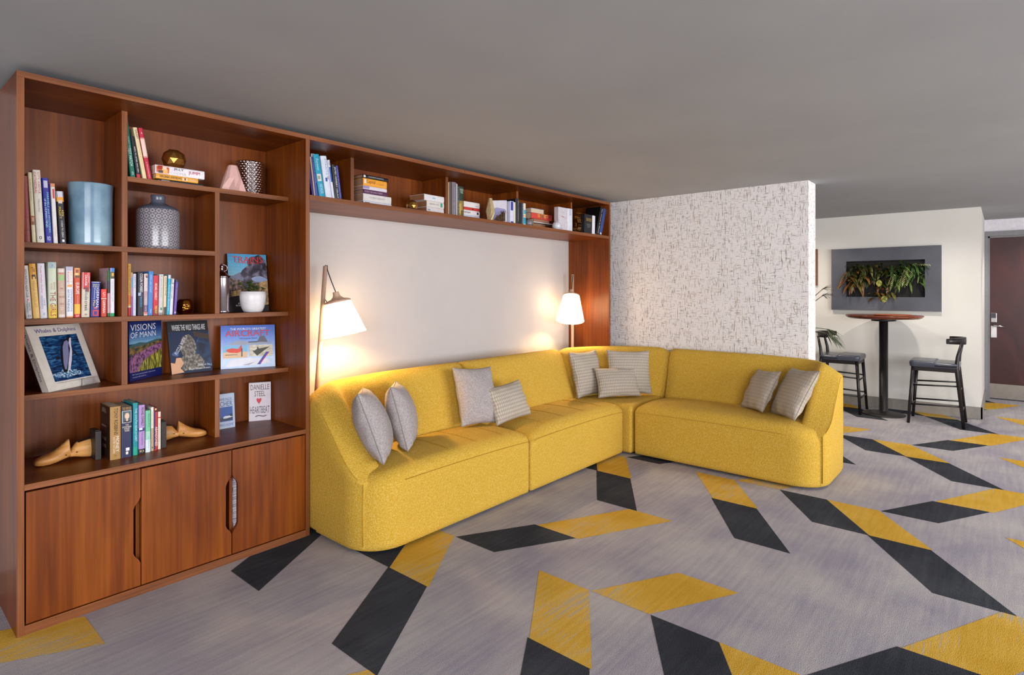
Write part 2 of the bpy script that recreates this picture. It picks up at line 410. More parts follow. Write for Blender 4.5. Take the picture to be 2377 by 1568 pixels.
# ------------------------------------------------------------------ SOFA
M_SOFA = noisemat('yellow_boucle', [(.3, (188, 145, 27)), (.5, (201, 160, 50)), (.7, (213, 178, 90))], (1, 1, 1), 3, .92, .8, nscale=150, bscale=170, bdist=.006)
M_SEAM = mat((178, 134, 30), .9)
sofa = empty('corner_sofa', 'long yellow boucle corner sofa with rounded arms on the grey carpet', 'sofa', (3.0, -.3, 0))
def sp(mb, name, fn, m=M_SOFA, smooth=True):
    bm = mb.bm
    for v in bm.verts: v.co = fn(v.co)-Vector((3.0, -.3, 0))
    return mb.build(name, m, sofa, smooth=smooth)
def rrect(x0, x1, y0, y1, rad, n=22, c=9):
    """rounded rectangle, fixed point count; rad = (x0y0, x1y0, x1y1, x0y1)"""
    P = []
    cs = [(x0, y0, 1, 1, PI), (x1, y0, -1, 1, 1.5*PI), (x1, y1, -1, -1, 0), (x0, y1, 1, -1, .5*PI)]
    for i, (cx, cy, sx, sy, a0) in enumerate(cs):
        r = max(rad[i], .0005); ox, oy = cx+sx*r, cy+sy*r
        arc = [(ox+r*cos(a0+PI/2*k/c), oy+r*sin(a0+PI/2*k/c)) for k in range(c+1)]
        P += arc
        j = (i+1) % 4; nx, ny, tx, ty, b0 = cs[j]; rj = max(rad[j], .0005); qx, qy = nx+tx*rj, ny+ty*rj
        e = (qx+rj*cos(b0), qy+rj*sin(b0)); s = arc[-1]
        P += [(s[0]+(e[0]-s[0])*k/n, s[1]+(e[1]-s[1])*k/n) for k in range(1, n)]
    return P
def pad(x0, x1, y0, y1, rad, top, zb=.03, rr=.05, bul=.0):
    mb = MB(); rows = []
    def loop(d, zf):
        mx = min(x1-x0, y1-y0)/2-.0006; d = min(d, mx)
        return [(p[0], p[1], zf(*p)) for p in rrect(x0+d, x1-d, y0+d, y1-d, [max(r-d, .0005) for r in rad])]
    rows.append(loop(.018, lambda x, y: zb-.012)); rows.append(loop(.008, lambda x, y: zb-.006)); rows.append(loop(.004, lambda x, y: zb+.02))
    for q in (.15, .35, .55, .75, .92): rows.append(loop(.004-.004*sin(PI*q)*2*bul, lambda x, y: zb+.02+(top(x, y)-rr-zb-.02)*q))
    for k in range(0, 9):
        a = PI/2*k/8; rows.append(loop(.004+rr*(1-cos(a)), lambda x, y: top(x, y)-rr*(1-sin(a))))
    m = min(x1-x0, y1-y0)/2
    for k in range(1, 11): rows.append(loop(rr+(m-rr)*k/10, top))
    mb.grid(rows, True)
    bmesh.ops.remove_doubles(mb.bm, verts=mb.bm.verts[:], dist=.0012)
    return mb
PROF = [(.03, .36), (-.005, .40), (.0, .43), (.022, .475), (.055, .55), (.092, .64), (.125, .72), (.15, .775), (.168, .808), (.19, .833), (.215, .847), (.24, .850), (.265, .842), (.29, .822), (.308, .79), (.318, .75), (.324, .68), (.33, .5), (.33, .25), (.328, .05), (.31, .032)]
PROF2 = [(.03, .36), (-.005, .40), (.0, .43), (.004, .475), (.010, .55), (.020, .64), (.034, .72), (.046, .775), (.058, .808), (.074, .833), (.092, .847), (.112, .850), (.15, .836), (.20, .815), (.26, .793), (.325, .775), (.33, .768), (.33, .5), (.33, .25), (.328, .05), (.31, .032)]
def sweep(st):
    """st: (x, y, nx, ny, dscale, zfun, inset)"""
    rows = []
    cx, cz = .17, .5
    for s_ in st:
        x, y, nx, ny, ds, zf, e = s_[:7]; am = s_[7] if len(s_) > 7 else 0
        row = []
        for (d, z), (dA, zA) in zip(PROF, PROF2):
            d = d*(1-am)+dA*am; z = z*(1-am)+zA*am
            if e:
                L_ = math.hypot(d-cx, (z-cz)); k = max(0, 1-e/max(L_, .01)); d2 = cx+(d-cx)*(1-e/.17); z2 = z if z < .42 else z-e*.8
            else: d2, z2 = d, z
            px, py = x+nx*d2*ds, y+ny*d2*ds
            row.append((px, py, zf(px, py, z2)))
        rows.append(row)
    mb = MB(); g = mb.grid(rows)
    mb.bm.faces.new(g[0]); mb.bm.faces.new(g[-1][::-1])
    return mb
idz = lambda x, y, z: z
def flat_ends(sts):
    a, b = sts[0], sts[-1]; return sts
def seatz(L_):
    return lambda u, v: .418-.055*max(0, 1-u/.34)**2+.022*max(0, sin(PI*min(max(u/L_, 0), 1)))**.5+.014*sin(PI*min(max(v/.5, 0), 1))
def end_module(Lm, vf, fn, tag_):
    dd = .80-vf
    ds0 = dd/.33
    mb = pad(.006, Lm-.003, 0, vf+.06, (.22, .025, .02, .02), seatz(Lm), rr=.075)
    sp(mb, 'seat_section', fn)
    def ff(v):
        t = (v-.085)/.42
        h = max(0, min(1, .5+.5*(1-t)/.2)); return max(0, 1*(1-h)+t*h-.1*h*(1-h)*2)
    def zf(u, v, z):
        if z < .36: return z
        if u < .62:
            f = 1-(1-ff(v))*min(1, (.62-u)/.2)
            f *= 1-.04*(1-max(0, u)/.62)
            return .36+(z-.36)*f
        return z
    st = []
    for k in range(4): st.append((Lm-.003-.008*k, vf, 0, 1, ds0, zf, [.055, .03, .012, .002][k]))
    for k in range(1, 15): st.append((Lm-.03-(Lm-.03-.38)*k/14, vf, 0, 1, ds0, zf, 0))
    r = .17
    for k in range(1, 13):
        a = PI/2*k/12; t = k/12
        fx_, fy_, nx_, ny_ = .38-r*sin(a), vf-r+r*cos(a), -sin(a), cos(a); lo, hi = 0, 1
        for _ in range(30):      # distance to the rounded outline of the module
            m_ = (lo+hi)/2; qx, qy = fx_+nx_*m_, fy_+ny_*m_; rc = .24
            ins = qx > 0 and qy < .80 and not (qx < rc and qy > .80-rc and math.hypot(qx-rc, qy-.80+rc) > rc)
            lo, hi = (m_, hi) if ins else (lo, m_)
        st.append((fx_, fy_, nx_, ny_, lo/.33, zf, 0, t*t*(3-2*t)))
    v0 = vf-r
    for k in range(1, 19):
        v = v0+(.10-v0)*k/18
        uo = .22-math.sqrt(max(0, .22**2-(.22-v)**2)) if v < .22 else 0
        st.append((.21, v, -1, 0, (.21-uo)/.33, zf, 0, 1))
    mb = sweep(st); sp(mb, 'backrest_section', fn)
    # seams: front seam of the seat, arm corner seam
    mb = MB()
    pts = [(u, -.0015, .362+.016*sin(PI*min(1, max(0, u/Lm)))**.5) for u in [.24+(Lm-.27-.0)*k/24 for k in range(25)]]
    mb.tube(pts, .0015, 5); sp(mb, 'seam', fn, M_SEAM)
    mb = MB(); mb.tube([(.036, .098, .05), (.034, .098, .2), (.036, .098, .375)], .0025, 5); sp(mb, 'seam', fn, M_SEAM)
    mb = MB()
    ps = []
    for k in range(20):
        v = .50+(.125-.50)*k/19; uo = .22-math.sqrt(max(0, .22**2-(.22-v)**2)) if v < .22 else 0
        ps.append((uo-.001, v, .36+(.771-.36)*ff(v)))
    mb.tube(ps, .0015, 5); sp(mb, 'seam', fn, M_SEAM)
fL = lambda p: Vector((1.279+p.x, -.552+p.y, p.z))
fR = lambda p: Vector((3.874+p.y, -2.075+p.x, p.z))
end_module(1.318, .47, fL, 'l'); end_module(1.45, .55, fR, 'r')
# middle module
mb = pad(.003, 1.257, 0, .59, (.025, .025, .02, .02), seatz(1.26), rr=.075); fM = lambda p: Vector((2.597+p.x, -.552+p.y, p.z))
sp(mb, 'seat_section', fM)
st = []
for k in range(26):
    x = [.003, .011, .019, .027][k] if k < 4 else ([1.257, 1.249, 1.241, 1.233][25-k] if k > 21 else .03+1.2*(k-3)/19)
    e = [.055, .03, .012, .002][k] if k < 4 else ([.055, .03, .012, .002][25-k] if k > 21 else 0)
    st.append((x, .47, 0, 1, 1, idz, e))
sp(sweep(st), 'backrest_section', fM)
mb = MB(); mb.tube([(.03+1.2*k/20, -.0015, .362+.016*sin(PI*k/20)**.5) for k in range(21)], .0015, 5); sp(mb, 'seam', fM, M_SEAM)
for q in (.22, .48, .74, 1.0):
    mb = MB(); mb.tube([(q+.02*(j/10)**2, .07+.40*j/10, .4195+.022*sin(PI*q/1.26)**.5+.014*sin(PI*min(1, (.07+.40*j/10)/.5))) for j in range(11)], .0016, 5); sp(mb, 'seam', fM, M_SEAM)
for q in (.62, .85, 1.1):
    mb = MB(); mb.tube([(q+.02*(j/10)**2, .07+.38*j/10, .4195+.022*sin(PI*q/1.335)**.5+.014*sin(PI*min(1, (.07+.38*j/10)/.5))) for j in range(11)], .0016, 5); sp(mb, 'seam', fL, M_SEAM)
# corner module
idp = lambda p: Vector(p)
mb = pad(3.862, 4.52, -.617, .02, (.03, .03, .1, .03), lambda x, y: .425, rr=.05); sp(mb, 'seat_section', idp)
st = []
n = 26
for k in range(n+1):
    a = PI/2*k/n
    e = [.05, .022, .008][k] if k < 3 else ([.05, .022, .008][n-k] if k > n-3 else 0)
    st.append((3.862+.57*sin(a)+.004*(k == 0), -.62+.54*cos(a), sin(a), cos(a), 1-.2*a/(PI/2)*1.0+.04*sin(2*a), idz, e))
sp(sweep(st), 'backrest_section', idp)
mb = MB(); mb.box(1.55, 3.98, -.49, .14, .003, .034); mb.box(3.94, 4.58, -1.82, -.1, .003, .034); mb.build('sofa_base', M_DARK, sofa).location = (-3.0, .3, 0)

# ------------------------------------------------------------------ CUSHIONS
M_GREY = noisemat('grey_felt', [(.35, (144, 135, 136)), (.5, (158, 149, 148)), (.65, (170, 162, 160))], (1, 1, 1), 3, .95, .3, nscale=120, bscale=400, bdist=.001)
def leafmat(name, base, dark, sx=46, sz=38):
    m, nt, b = newmat(name)
    tc = N(nt, 'ShaderNodeTexCoord'); mp = N(nt, 'ShaderNodeMapping'); mp.inputs['Scale'].default_value = (sx, 0, sz); L(nt, tc.outputs['Object'], mp.inputs['Vector'])
    sx_ = N(nt, 'ShaderNodeSeparateXYZ'); L(nt, mp.outputs['Vector'], sx_.inputs[0])
    def mth(op, a, b_=None, c=None):
        x = N(nt, 'ShaderNodeMath', operation=op)
        for i, q in enumerate((a, b_, c)):
            if q is None: continue
            if isinstance(q, (int, float)): x.inputs[i].default_value = q
            else: L(nt, q, x.inputs[i])
        return x.outputs[0]
    fz = mth('FRACT', sx_.outputs['Z']); fx = mth('FRACT', sx_.outputs['X'])
    ax = mth('ABSOLUTE', mth('SUBTRACT', fx, .5))            # 0 at motif centre
    wd = mth('MULTIPLY', mth('SINE', mth('MULTIPLY', fz, PI)), .42)   # motif half width
    df = mth('SUBTRACT', ax, wd)
    r = N(nt, 'ShaderNodeValToRGB'); r.color_ramp.elements[0].position = .45; r.color_ramp.elements[1].position = .55
    L(nt, mth('ADD', mth('MULTIPLY', df, 2), .55), r.inputs['Fac'])
    mx = N(nt, 'ShaderNodeMix', data_type='RGBA'); L(nt, r.outputs['Color'], mx.inputs['Factor']); mx.inputs[6].default_value = lin(base); mx.inputs[7].default_value = lin(dark)
    L(nt, mx.outputs[2], b.inputs['Base Color']); b.inputs['Roughness'].default_value = .75
    bp = N(nt, 'ShaderNodeBump'); bp.inputs['Strength'].default_value = .4; bp.inputs['Distance'].default_value = .001; L(nt, r.outputs['Color'], bp.inputs['Height']); L(nt, bp.outputs['Normal'], b.inputs['Normal'])
    return m
M_LEAF = leafmat('leaf_woven_fabric', (182, 171, 156), (150, 140, 128), 66, 38)
M_LEAF2 = leafmat('leaf_woven_fabric_light', (178, 166, 150), (162, 151, 137), 66, 38)
M_PIPE = mat((146, 134, 122), .8)
def cushion(c, yaw, tilt, roll, w_, h_, t_, m, label, pipe=True):
    o = empty('cushion', label, 'cushion', c, group='scatter cushions on the sofa')
    o.rotation_euler = (Matrix.Rotation(R(yaw), 3, 'Z') @ Matrix.Rotation(R(tilt), 3, 'X') @ Matrix.Rotation(R(roll), 3, 'Y')).to_euler()
    n = 26; rnd = random.Random(int(w_*1000+c[0]*100)); ph = [rnd.uniform(0, 6) for _ in range(6)]
    mb = MB()
    def P(i, j, s):
        u = sin(PI/2*(2*i/n-1)); v = sin(PI/2*(2*j/n-1))
        x = w_/2*u*(1-.075*(1-v*v)); z = h_/2*v*(1-.075*(1-u*u))
        k = ((1-u*u)*(1-v*v)); th = t_/2*k**.42
        edge = math.exp(-((1-abs(u))*7)**2)+math.exp(-((1-abs(v))*7)**2)
        wr = .006*(sin(9*v+ph[0])*math.exp(-((1-abs(u))*3.4)**2)+sin(10*u+ph[1])*math.exp(-((1-abs(v))*3.4)**2))*min(1, k*14)
        wr += .004*sin(5*u+3*v+ph[2])*k
        return (x, s*(th+wr*.9), z)
    for s in (-1, 1): mb.grid([[P(i, j, s) for j in range(n+1)] for i in range(n+1)])
    bmesh.ops.remove_doubles(mb.bm, verts=mb.bm.verts[:], dist=.0006)
    mb.build('cushion_cover', m, o, smooth=True)
    if pipe:
        ps = [P(i, 0, 0) for i in range(n+1)]+[P(n, j, 0) for j in range(1, n+1)]+[P(i, n, 0) for i in range(n-1, -1, -1)]+[P(0, j, 0) for j in range(n-1, -1, -1)]
        mb = MB(); mb.tube(ps, .0028, 6); mb.build('piping', M_PIPE if m != M_GREY else mat((134, 126, 126), .9), o)
    return o
cushion((1.505, -.275, .634), -127, 20, -5, .40, .40, .19, M_GREY, 'plain grey cushion leaning on the left arm of the sofa')
cushion((1.785, -.18, .628), -131, 15, -4, .385, .385, .18, M_GREY, 'plain grey cushion second from the left arm, seen edge on')
cushion((2.50, -.13, .640), -14, -24, 3, .32, .42, .15, M_GREY, 'tall plain grey cushion over the gap between two backrests')
cushion((2.725, -.235, .575), -2, -23.5, -4, .378, .27, .13, M_LEAF, 'small patterned cushion leaning on the tall plain grey one')
cushion((3.98, -.10, .635), -4, -15, .5, .40, .41, .14, M_LEAF, 'square patterned cushion on the left of the sofa corner')
cushion((4.27, -.37, .640), -40, -14, 2, .415, .40, .14, M_LEAF, 'square patterned cushion on the right of the sofa corner')
cushion((4.10, -.345, .565), -35, -24, 0, .41, .27, .13, M_LEAF, 'small oblong patterned cushion in front of two square ones in the corner')
cushion((4.27, -1.53, .605), -138, -28, -6, .355, .345, .12, M_LEAF2, 'smaller light cushion near the right arm of the sofa')
cushion((4.17, -1.80, .625), -142, -29, -5, .40, .40, .15, M_LEAF2, 'larger light cushion leaning on the right arm of the sofa')

# ------------------------------------------------------------------ FLOOR LAMPS
M_OAK = woodmat('pale_oak', 2, (178, 146, 122), (196, 164, 140), (206, 178, 156), .5)
def shademat():
    m, nt, b = newmat('lamp_shade_fabric'); out = nt.nodes['Material Output']
    tr = N(nt, 'ShaderNodeBsdfTranslucent'); tr.inputs[0].default_value = (1, .94, .84, 1)
    df = N(nt, 'ShaderNodeBsdfDiffuse'); df.inputs[0].default_value = (.9, .88, .83, 1)
    em = N(nt, 'ShaderNodeEmission'); em.inputs[0].default_value = (1, .93, .78, 1); em.inputs[1].default_value = 1.5
    a = N(nt, 'ShaderNodeMixShader'); a.inputs[0].default_value = .6; L(nt, df.outputs[0], a.inputs[1]); L(nt, tr.outputs[0], a.inputs[2])
    s = N(nt, 'ShaderNodeAddShader'); L(nt, a.outputs[0], s.inputs[0]); L(nt, em.outputs[0], s.inputs[1]); L(nt, s.outputs[0], out.inputs[0])
    return m
M_SHADE = shademat(); M_BULB, nt_, b_ = newmat('bulb_glass'); b_.inputs['Emission Color'].default_value = (1, .86, .6, 1); b_.inputs['Emission Strength'].default_value = 12
def lamp(base, top, neck, bot, label):
    """neck = top of the wooden cap, bot = centre of the shade's open end"""
    base, top, neck, bot = map(Vector, (base, top, neck, bot))
    o = empty('floor_lamp', label, 'lamp', base, group='wooden floor lamps behind the sofa')
    mb = MB(); mb.tube([Vector((0, 0, .02)), (top-base)*.5, top-base], [.017, .0155, .0135], 16); mb.build('pole', M_OAK, o)
    mb = MB(); mb.lathe([(0, 0), (.085, 0), (.09, .004), (.09, .02), (.085, .024), (0, .024)], 32); mb.build('base', M_OAK, o)
    d = (bot-neck).normalized(); q = (-d).to_track_quat('Z', 'Y').to_matrix().to_4x4(); q.translation = neck-base
    Ls = (bot-neck).length; zc = -.062
    mb = MB(); mb.lathe([(.0, 0), (.017, 0), (.020, -.004), (.021, -.020), (.026, -.032), (.040, -.045), (.070, -.054), (.082, -.060), (.0835, -.068), (.080, -.071), (0, -.071)], 36, q); mb.build('shade_cap', M_OAK, o)
    mb = MB(); mb.lathe([(.080, -.066), (.138, -Ls), (.136, -Ls+.001), (.078, -.067)], 48, q, cap=False); sh = mb.build('lamp_shade', M_SHADE, o, smooth=True)
    mb = MB(); mb.tube([q @ Vector((.139*cos(t*PI/24), .139*sin(t*PI/24), -Ls)) for t in range(49)], .0018, 5); mb.tube([q @ Vector((.0805, 0, -.068)), q @ Vector((.139, 0, -Ls))], .0015, 5); mb.build('shade_trim', mat((236, 226, 200), .7), sh)
    mb = MB(); mb.sphere(q @ Vector((0, 0, -.15)), .03); mb.build('bulb', M_BULB, o)
    tp = top-base; nk = neck-base
    mb = MB(); mb.tube([tp+Vector((-.006, 0, -.01)), tp+Vector((0, 0, .005)), tp+Vector((.012, -.004, .004)), tp+(nk-tp)*.15+Vector((.004, 0, -.0)), tp+(nk-tp)*.6, nk], .0032, 8)
    pl = (top-base)*.80
    mb.tube([pl+Vector((.014, 0, .10)), pl+Vector((.03, -.005, .08)), pl+Vector((.032, -.005, .0)), pl+Vector((.012, 0, -.06))], .003, 8)
    mb.build('cord', M_BLACK, o)
    l = D.lights.new('lamp_light', 'POINT'); l.energy = 21; l.color = (1, .66, .28); l.shadow_soft_size = .035
    lo = D.objects.new('lamp_light', l); COL.objects.link(lo); lo.parent = o; lo.location = q @ Vector((0, 0, -.19))
    return o
lamp((1.492, .385, 0), (1.600, .37, 1.55), (1.632, .30, 1.382), (1.676, .26, 1.102), 'wooden floor lamp with lit white shade beside the tall bookcase')
lamp((4.44, .38, 0), (4.452, .385, 1.56), (4.292, .285, 1.400), (4.19, .235, 1.100), 'wooden floor lamp with lit white shade beside the end panel')

# ------------------------------------------------------------------ BOOKS
BOOKS = []
M_PAGE = noisemat('book_pages', [(.3, (198, 178, 150)), (.7, (222, 206, 180))], (2, 2, 300), 2, .9)
def C3(c): return mat(c, .42, 0, .4)
SCALE_T = Matrix(((0, 1, 0, 0), (0, 0, -1, 0), (-1, 0, 0, 0), (0, 0, 0, 1)))   # text x -> -z, text y -> +x, normal -> -y
SCALE_H = Matrix(((1, 0, 0, 0), (0, 0, -1, 0), (0, 1, 0, 0), (0, 0, 0, 1)))    # upright text on a -y face
def bookmesh(o, th, h, dp, col, items, pagecol=None):
    """local: x 0..th thickness, y 0..dp (spine at 0), z 0..h"""
    e = min(.0022, th*.16)
    mb = MB(); c = .0035 if th > .012 else .001
    mats = [C3(col)]
    out = [(0, dp), (0, c), (th*.12, c*.35), (th*.5, 0), (th*.88, c*.35), (th, c), (th, dp), (th-e, dp), (th-e, c+e), (e, c+e), (e, dp)]
    A = [mb.bm.verts.new((x, y, 0)) for x, y in out]; B = [mb.bm.verts.new((x, y, h)) for x, y in out]
    n = len(out)
    for i in range(n): mb.bm.faces.new([A[i], B[i], B[(i+1) % n], A[(i+1) % n]])
    for V in (A, B):
        for q in ((0, 1, 9, 10), (1, 2, 3, 4, 5, 8, 9), (5, 6, 7, 8)): mb.bm.faces.new([V[i] for i in q])
    bmesh.ops.recalc_face_normals(mb.bm, faces=mb.bm.faces[:])
    def strip(a0, a1, c0, c1, off, mi):
        # follows the rounded spine
        xs = [c0*th+(c1-c0)*th*k/6 for k in range(7)]
        def yy(x):
            t = x/th
            return (c*(1-t/.12)+c*.35*t/.12) if t < .12 else (c*.35*(1-(t-.12)/.38) if t < .5 else (c*.35*(t-.5)/.38 if t < .88 else c*.35+(c-c*.35)*(t-.88)/.12))
        z0, z1 = h*(1-a1), h*(1-a0)
        for p, q in zip(xs, xs[1:]): mb.poly([(p, yy(p)-off, z0), (q, yy(q)-off, z0), (q, yy(q)-off, z1), (p, yy(p)-off, z1)], mi)
    off = .0003
    for it in items:
        if it[0] == 'b':
            _, a0, a1, cc = it[:4]; c0, c1 = it[4:6] if len(it) > 5 else (.0, 1.)
            mats.append(C3(cc)); strip(a0, a1, c0, c1, off, len(mats)-1); off += .0002
    mb.build('cover', mats, o, recalc=False)
    mb = MB(); mb.box(e, th-e, c+e, dp-.003, .0025, h-.0025); mb.build('page_block', C3(pagecol) if pagecol else M_PAGE, o)
    off += .0006
    for it in items:
        if it[0] == 't':
            _, s, cc, a0, a1, c0, c1 = it
            M = Matrix.Translation((th*(c0+c1)/2, -off, h*(1-(a0+a1)/2))) @ SCALE_T
            textmesh(s, h*(a1-a0), th*(c1-c0), M, 'title', C3(cc), o)
        elif it[0] == 'h':
            _, s, cc, a0, a1, c0, c1 = it
            M = Matrix.Translation((th*(c0+c1)/2, -off, h*(1-(a0+a1)/2))) @ SCALE_H
            textmesh(s, th*(c1-c0), h*(a1-a0), M, 'title', C3(cc), o)
def bk(u0, u1, ut, vt, z, Y, dp, col, label, *items, group='', yaw=0):
    x0 = on(u0, 0, 1, Y).x; x1 = on(u1, 0, 1, Y).x
    tp = on(ut, vt, 1, Y); lean = math.atan2(tp.x-x0, tp.z-z); h = math.hypot(tp.x-x0, tp.z-z)
    th = (x1-x0)*cos(lean)*.985
    zl = z+.0005+(abs(sin(lean))*th if lean > 0 else 0)
    o = empty('book', label, 'book', (x0, Y, zl), (0, lean, yaw), group)
    bookmesh(o, th, h, dp, col, items); return o
def lie(u0, u1, z0, th, Y, dp, col, label, *items, group='', yaw=0, pagecol=None):
    x0 = on(u0, 0, 1, Y).x; x1 = on(u1, 0, 1, Y).x
    o = empty('book', label, 'book', (x1, Y, z0), (0, -PI/2, yaw), group)
    bookmesh(o, th, x1-x0, dp, col, items, pagecol); return o

G = 'upright books in the top left compartment'; z = ZS2; Y = .215
bk(57.5, 72, 50, 408, z, Y, .2, (136, 50, 46), 'plain maroon hardback in the top left compartment of the bookcase', ('b', .62, .625, (90, 30, 30)), ('b', .82, .825, (90, 30, 30)), ('b', .9, .905, (90, 30, 30)), group=G)
bk(75, 84.5, 64.5, 400, z, Y, .2, (222, 214, 176), 'thin cream book with tiny portrait beside the maroon hardback', ('t', 'a life of letters', (150, 160, 130), .1, .4, .35, .6), ('b', .62, .75, (150, 90, 60)), ('b', .64, .70, (212, 160, 130), .25, .75), group=G)
bk(86.5, 104.5, 75.5, 394, z, Y, .23, (226, 220, 208), 'tall white book with red lettering, tallest in the top left compartment', ('t', 'CITY, CASTLE,', (206, 56, 64), .03, .33, .56, .84), ('t', 'CATHEDRAL', (206, 56, 64), .03, .33, .1, .4), ('t', 'Macaulay', (150, 140, 140), .40, .58, .38, .68), ('h', 'o', (30, 28, 30), .91, .955, .3, .66), group=G)
bk(107, 122.5, 97, 413, z, Y, .2, (40, 38, 150), 'royal blue book with cyan lettering in the top left compartment', ('b', .04, .15, (196, 196, 220), .2, .8), ('t', 'MARVELS and MYSTERIES', (130, 220, 240), .22, .84, .56, .86), ('t', 'of the HUMAN MIND', (180, 230, 235), .32, .76, .14, .44), ('h', 'RD', (220, 220, 240), .9, .96, .25, .75), group=G)
bk(125, 135.3, 117, 426, z, Y, .19, (226, 220, 222), 'white book with orange top band and red label', ('b', 0, .06, (224, 134, 84)), ('b', .09, .25, (208, 66, 60), .35, .8), ('t', 'harmony', (232, 160, 120), .72, .88, .35, .65), group=G)
bk(138.7, 155.5, 130, 444, z, Y, .18, (24, 20, 28), 'black thriller with white top and gold lettering, shortest of its row', ('b', 0, .13, (208, 204, 218)), ('b', .11, .2, (226, 156, 50)), ('b', .17, .23, (210, 190, 176), .2, .75), ('t', 'KEN', (236, 196, 60), .36, .47, .58, .84), ('t', 'FOLLETT', (236, 196, 60), .3, .52, .2, .48), ('t', 'CODE TO ZERO', (226, 224, 230), .56, .88, .38, .62), ('b', .92, .965, (230, 230, 235), .38, .7), group=G)

G = 'leaning books in the top wide compartment'; z = ZS1; Y = .225
bk(303.5, 315.5, 285, 274, z, Y, .21, (18, 108, 88), 'tall green book with white lettering against the divider', ('t', 'WORST TO', (200, 230, 215), .30, .50, .45, .7), ('t', 'TEST MATCH', (222, 236, 226), .50, .80, .2, .75), ('h', 'D', (220, 235, 230), .9, .95, .4, .7), group=G)
bk(318, 328, 303, 316, z, Y, .2, (26, 22, 34), 'short black book leaning between the green and cream books', ('t', 'RISKS TO AFTER', (226, 220, 220), .25, .62, .4, .7), ('t', 'DEAD ZERO', (226, 220, 220), .64, .86, .4, .7), ('b', .9, .995, (196, 40, 60)), group=G)
bk(332.5, 342, 309, 296, z, Y, .2, (226, 206, 160), 'tall cream book leaning beside the red and white one', ('t', 'GALAXY', (40, 34, 36), .04, .22, .3, .8), ('t', 'the collected stories volume two', (180, 160, 120), .25, .8, .4, .6), group=G)
bk(343.5, 354, 321, 297, z, Y, .2, (186, 34, 60), 'red leaning book with a long cream label on its spine', ('b', .19, .20, (240, 210, 200)), ('b', .21, .545, (232, 202, 188)), ('b', .555, .565, (240, 210, 200)), ('t', 'a recommended', (240, 190, 190), .66, .96, .35, .65), ('h', 'A', (240, 225, 220), .08, .12, .35, .65), group=G)
G = 'stacked paperbacks under the faceted ornament'
KS = (on(361, 381.5, 1, .205).z-ZS1)/.0995
lie(370, 472, ZS1+.0005, .0135*KS, .215, .13, (22, 18, 22), 'thin black paperback at the bottom of the three book stack', ('t', 'DESPERATION', (210, 200, 200), .05, .22, .3, .8), group=G)
lie(362, 460, ZS1+.0145*KS, .031*KS, .205, .14, (226, 160, 50), 'orange paperback in the middle of the three book stack', ('b', .3+.32, .74, (238, 200, 150), .2, .8), ('b', .66, .70, (150, 60, 50), .25, .75), ('t', 'VIRGINIA ANDREWS', (90, 60, 40), .08, .6, .25, .75), ('t', 'twilight', (236, 214, 200), .78, .92, .35, .7), group=G)
lie(360.5, 474.8, ZS1+.046*KS, .053*KS, .205, .15, (228, 222, 226), 'thick white paperback on top of the three book stack', ('b', .02, .27, (204, 84, 36), .04, .96), ('b', .05, .14, (160, 50, 30), .5, .92), ('b', .13, .24, (236, 170, 80), .1, .6), ('b', .06, .15, (60, 40, 36), .1, .4), ('b', .14, .22, (240, 200, 180), .5, .9), ('t', 'JILLY', (60, 54, 60), .36, .56, .56, .9), ('t', 'COOPER', (206, 196, 200), .30, .62, .12, .42), ('t', 'JUMP!', (178, 60, 96), .66, .90, .28, .76), group=G)

G = 'upright books in the second row, left compartment'; z = ZS3; Y = .225
bk(60.6, 75.8, 50, 617, z, Y, .2, (214, 208, 210), 'white book with black lettering, first in the second row', ('t', "KEITH MARTIN'S ALBUM CLUB", (34, 32, 44), .07, .6, .35, .7), ('b', .63, .66, (220, 60, 60), .45, .65), ('t', 'MARTIN', (40, 110, 96), .7, .85, .58, .84), ('t', 'FITZGERALD', (50, 110, 100), .67, .88, .25, .5), ('h', 'D', (60, 60, 80), .93, .97, .4, .8), group=G)
bk(77.5, 93.3, 66.7, 612.8, z, Y, .2, (238, 194, 106), 'yellow book with a small dark figure on its spine', ('b', .0, .25, (232, 164, 44)), ('h', "'Tis", (90, 60, 30), .06, .15, .3, .8), ('b', .2, .235, (40, 36, 40), .3, .85), ('b', .235, .28, (40, 36, 40), .28, .4), ('b', .235, .28, (40, 36, 40), .76, .9), ('t', "FRANK McCOURT", (206, 160, 70), .32, .80, .3, .68), group=G)
bk(94, 111, 86.5, 612, z, Y, .2, (224, 218, 228), 'pale white book with thin pink and grey lettering', ('t', 'Truly Madly Guilty', (206, 110, 150), .04, .54, .28, .56), ('t', 'LIANE', (130, 140, 180), .64, .77, .56, .8), ('t', 'MORIARTY', (130, 140, 180), .59, .83, .22, .46), ('b', .9, .945, (170, 190, 215), .42, .68), group=G)
bk(113.2, 133.2, 111, 609, z, Y, .2, (206, 214, 190), 'pale green book fading to yellow, tallest of the second row', ('b', 0, .11, (160, 184, 190)), ('b', .84, 1, (232, 200, 50)), ('b', .76, .84, (222, 208, 120)), ('h', 'Z', (80, 90, 100), .045, .075, .4, .62), ('t', 'EMMA', (214, 130, 120), .36, .50, .62, .8), ('t', 'CLINE', (214, 130, 120), .38, .49, .3, .48), ('t', 'THE GIRLS', (158, 44, 40), .53, .965, .22, .84), group=G)
